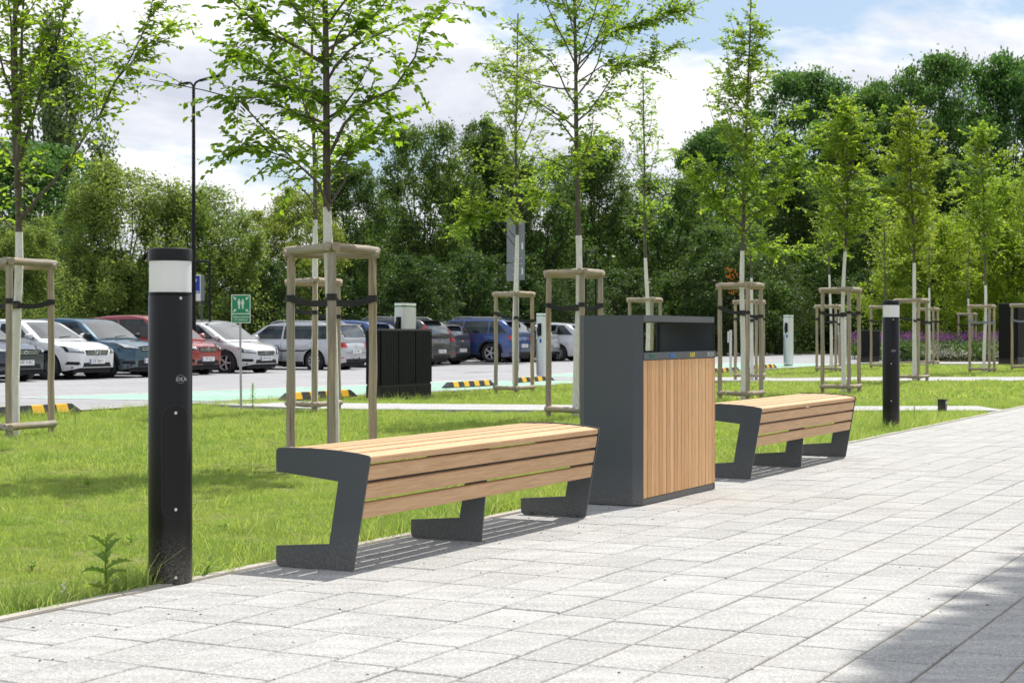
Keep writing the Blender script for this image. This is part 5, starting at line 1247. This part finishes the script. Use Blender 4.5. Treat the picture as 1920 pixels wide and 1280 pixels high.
def hoop(px0, px1, top, Y, label):
    x0, x1 = (px0 - 960) / F * Y, (px1 - 960) / F * Y; z = gh(x0, Y); h = 1 - z + (HZ - top) / F * Y; w = x1 - x0
    t = thing('hoop_stand', label, 'sign frame', (x0, Y, z)); r = .06
    MB().tube([(0, 0, -.2), (0, 0, h - r), (r * .3, 0, h - r * .3), (r, 0, h), (w - r, 0, h), (w - r * .3, 0, h - r * .3), (w, 0, h - r), (w, 0, -.2)], .035, 8).build('hoop', M['black'], t, True)
    MB().tube([(0, 0, h * .62), (w, 0, h * .62)], .02, 6).build('crossbar', M['black'], t, True)
    return t
hoop(366, 393.5, 490, 47, 'black hoop frame carrying a blue sign behind the black bollard'); hoop(1098, 1117, 471, 60, 'black hoop frame rising behind the waste bin')
x = (364 - 960) / F * 46.6; z = gh(x, 46.6)
bs_ = thing('parking_sign', 'blue sign with white letter half hidden behind the bollard', 'sign', (x + .04, 46.6, z), R(6))
pw_ = .30; o = MB().box(-pw_, .14, -.02, .0, 1 - z + 60 / F * 46.6, 1 - z + 109 / F * 46.6).build('sign_plate', M['white'], bs_, bevel=.003)
z0_ = 1 - z + 74 / F * 46.6; z1_ = 1 - z + 107 / F * 46.6
MB().box(-pw_ + .02, .12, -.0235, -.0205, z0_, z1_).build('blue_field', M['blue'], o)
text('P', 'lettering', .42, M['white'], o, (-.08, -.0245, (z0_ + z1_) / 2 + .04), (R(90), 0, 0), .0006, bold=.012); text('płatny', 'lettering', .10, M['white'], o, (-.02, -.0245, z0_ + .05), (R(90), 0, 0), .0006, bold=.002)
x2 = (377 - 960) / F * 47.4
gs = thing('traffic_sign', 'grey back of a traffic sign right of the blue sign', 'sign', (x2, 47.4, z), R(-8)); MB().box(-.10, .10, 0, .03, 1 - z + 60 / F * 47.4, 1 - z + 108 / F * 47.4).build('sign_plate', M['steelback'], gs, bevel=.01); MB().tube([(0, .05, -.2), (0, .05, 1 - z + 100 / F * 47.4)], .03, 8).build('post', M['darkgrey'], gs, True)
Yg = 48.; xg = (967 - 960) / F * Yg; zg = gh(xg, Yg)
gs = thing('traffic_sign', 'tall grey back of a double traffic sign behind the third young tree', 'sign', (xg, Yg, zg), 0); u_ = Yg / F; hz = lambda py: 1 - zg + (HZ - py) * u_
MB().box(-17 * u_, 3 * u_, 0, .02, hz(492), hz(409)).build('upper_panel', M['steelback'], gs, bevel=.008); MB().box(-17.5 * u_, 3 * u_, .0, .02, hz(527), hz(494)).build('lower_panel', M['steelback'], gs, bevel=.008)
MB().box(5.5 * u_, 17 * u_, .03, .05, hz(525), hz(412)).build('side_panel', M['steelback'], gs, bevel=.008)
MB().tube([(4 * u_, -.03, -.2), (4 * u_, -.03, hz(410))], .032, 10).build('post', M['steel'], gs, True)
for py in (420, 484, 494, 503, 515): MB().box(-6 * u_, 12 * u_, -.012, .0, hz(py) - .012, hz(py) + .012).build('clamp', M['steel'], gs)
for py in (461, 508): MB().box(11 * u_, 13.5 * u_, .024, .029, hz(py + 6), hz(py - 6)).build('sticker', M['white'], gs)
x, y, z = at(1370, 703)
ps = thing('small_post_sign', 'thin pale post with a small box between the tree guards above the rear bench', 'post', (x, y, z)); MB().tube([(0, 0, -.1), (0, 0, 1.08)], .033, 10).build('post', M['offwhite'], ps, True); MB().box(-.075, -.035, -.03, .03, .78, 1.05).build('box', M['offwhite'], ps, bevel=.004)

# ------------------------------------------------------------------ WHEEL STOPS
def make_stop(label, loc, L_):
    t = thing('wheel_stop', label, 'wheel stop', loc, ROW, 'black and yellow rubber wheel stops'); hw, h = .08, .11
    m = MB(); V_ = []
    for x, q in ((0, .0), (.13, 1), (L_ - .13, 1), (L_, 0)):
        hh = .02 + (h - .02) * q; V_ += [(x, -hw, 0), (x, -hw + .035 * q, hh), (x, hw - .035 * q, hh), (x, hw, 0)]
    m.add(V_, [(4 * i + j, 4 * i + j + 1, 4 * i + 4 + j + 1, 4 * i + 4 + j) for i in range(3) for j in range(3)] + [(0, 1, 2, 3), (12, 13, 14, 15)]); m.build('body', M['rubber_kerb'], t, bevel=.004)
    n = 4 if L_ > 1.5 else 3
    for k in range(n):
        x0 = .22 + k * (L_ - .44 - .2) / (n - 1)
        MB().add([(x0, -hw + .004 - .002, .013), (x0 + .2, -hw + .002, .013), (x0 + .2, -hw + .031, h - .008), (x0, -hw + .031, h - .008), (x0, -hw + .038, h + .002), (x0 + .2, -hw + .038, h + .002), (x0 + .2, hw - .038, h + .002), (x0, hw - .038, h + .002)], [(0, 1, 2, 3), (3, 2, 5, 4), (4, 5, 6, 7)]).build('yellow_band', M['yellow'], t)
    return t
for px, py, L_, lb in ((-70, 787, 1.9, 'yellow and black wheel stop at the left edge behind the first tree guard'), (529, 753, 1.9, 'black and yellow wheel stop behind the twin tree guards'), (835, 729, 1.9, 'black and yellow wheel stop right of the black cabinet'), (1335, 700, 1.9, 'distant yellow wheel stop left of the third charging station'), (1410, 693, 1.9, 'farthest yellow wheel stop beside the third charging station'), (966, 719, 1.8, 'wheel stop between the blue car tree guard and the second charging station')):
    x, y, z = at(px, py); make_stop(lb, (x, y, z + .015), L_)

# ------------------------------------------------------------------ FLOWER BED
bed = [(12.2, 57.4), (26, 55.6), (30, 66), (13.0, 66)]
poly_sheet('planting_bed', bed, .0, M['joint'])
def blob_coll(name, n, rad, h, size, mat, spike=False):
    col = bpy.data.collections.new(name)
    for s in range(3):
        r_ = np.random.default_rng(s + 50)
        if spike:
            k = n // 12; bx = r_.normal(size=(k, 2)) * rad; P = np.concatenate([np.stack([np.full(12, bx[i, 0]) + r_.normal(size=12) * .008, np.full(12, bx[i, 1]) + r_.normal(size=12) * .008, h * r_.uniform(.8, 1.1) - np.linspace(0, .28, 12)], 1) for i in range(k)])
        else: P = r_.normal(size=(n, 3)) * np.array([rad, rad, h * .22]) + np.array([0, 0, h * .55]); P[:, 2] = np.abs(P[:, 2])
        v, q = leaf_quads(P, r_.normal(size=(len(P), 3)) + np.array([0, 0, .6]), size * r_.uniform(.6, 1.3, len(P)), .6, r_.normal(size=(len(P), 3)))
        o = np_obj(name, v, q, M[mat]); C.objects.unlink(o); col.objects.link(o)
    return col
rp = lambda n, x0, x1, y0, y1: [(lambda x, y: (x, y, gh(x, y)))(random.uniform(x0, x1), random.uniform(y0, y1)) for _ in range(n)]
p = rp(420, 12.9, 21, 58.2, 64); scatter('green_perennials', p, [random.uniform(.8, 1.2) for _ in p], blob_coll('perennial_leaves', 130, .16, .62, .09, 'leaf_mid'), 'grey green perennials of the flower bed', 'plants')
p = rp(520, 12.9, 21, 60.5, 64); scatter('purple_flowers', p, [random.uniform(.85, 1.1) for _ in p], blob_coll('purple_spikes', 84, .13, .92, .05, 'purple', True), 'purple flower spikes along the back of the flower bed', 'flowers')
p = [q for q in rp(520, 13.2, 20.5, 57.9, 59.6) if math.sin(q[0] * 2.6) > -.45]; scatter('white_flowers', p, [random.uniform(.8, 1.15) for _ in p], blob_coll('white_blooms', 16, .12, .55, .05, 'bloom'), 'white flowers along the front of the flower bed', 'flowers')

# ------------------------------------------------------------------ WEEDS
def blade(m, p, d, L_, w, droop, n=7, lobed=False, up=(0, 0, 1)):
    d = Vector(d).normalized(); p = Vector(p); side = d.cross(Vector(up)); side = side.normalized() if side.length > .1 else Vector((1, 0, 0)); V_ = []
    for i in range(n + 1):
        k = i / n; c = p + d * L_ * k - Vector((0, 0, 1)) * droop * L_ * k * k; ww = w * math.sin(math.pi * min(k * .86 + .1, 1)) * (.62 + .5 * (i % 2) if lobed else 1)
        nn = side.cross(d).normalized() * ww * .35
        V_ += [c - side * ww * .5 + nn, c, c + side * ww * .5 + nn]
    m.add(V_, [(3 * i + j, 3 * i + j + 1, 3 * i + 4 + j, 3 * i + 3 + j) for i in range(n) for j in (0, 1)])
def weed(label, px, py, h, leaves, L_, w, seed, lobed=False, mat='weed', droop=.5, name='weed'):
    r_ = random.Random(seed); x, y, z = at(px, py); t = thing(name, label, 'weed', (x, y, z - .02))
    st = MB(); st.tube([(0, 0, -.02), (r_.uniform(-.01, .01), 0, h * .5), (r_.uniform(-.02, .02), 0, h)], [.0045, .0035, .0012], 6); st.build('stem', M[mat], t, True)
    for k in range(leaves):
        q = .1 + .88 * k / leaves; a = k * 2.4 + r_.uniform(-.3, .3) + seed; el = .35 + .6 * q; m = MB()
        blade(m, (0, 0, h * q), (math.cos(a) * math.cos(el), math.sin(a) * math.cos(el), math.sin(el)), L_ * (1.15 - .6 * q) * r_.uniform(.8, 1.15), w * (1.1 - .4 * q), droop * (1.1 - q * .8), 9, lobed); m.build('leaf', M[mat], t, True)
    return t
weed('large lobed thistle weed in the grass left of the near bollard', 200, 1108, .23, 10, .15, .055, 3, True)
weed('small upright yellow green weed at the foot of the near bollard', 316, 1096, .12, 18, .04, .008, 5)
weed('broad leaved weed right of the near bollard', 390, 1078, .08, 6, .10, .026, 8, False)
weed('tuft of dock leaves in the lawn left of the front bench', 424, 982, .03, 8, .06, .018, 11)
weed('tall leafy weed growing beside the green sign post', 474, 766, .36, 26, .075, .03, 13)
weed('slim weed shoot at the far left by the border', 140, 800, .22, 12, .05, .012, 15)
weed('dark seed stalk in the grass tip between bollard and box light', 1714, 786, .20, 12, .035, .014, 17)
weed('leafy shoot behind the nearest tree guard', 600, 766, .14, 10, .06, .02, 19)
weed('yellow green shoot beside the guard of the rear bench', 1360, 762, .30, 16, .06, .025, 21)
weed('low white flowered weed at the left in the grass', 118, 1108, .05, 10, .03, .012, 23, mat='bloom')
for k_, (px_, py_, lb_) in enumerate(((60, 1060, 'low rosette weed in the lawn at the lower left'), (30, 930, 'low rosette weed in the lawn near the left edge'), (165, 905, 'low rosette weed in the lawn left of the bollard'), (430, 880, 'low rosette weed in the lawn above the front bench end'), (245, 1010, 'low rosette weed beside the large thistle weed'), (490, 1030, 'low rosette weed by the edging at the front bench foot'))):
    weed(lb_, px_, py_, .025, 9, .055 + .01 * (k_ % 3), .020, 40 + k_, k_ % 2 == 0, droop=.3)
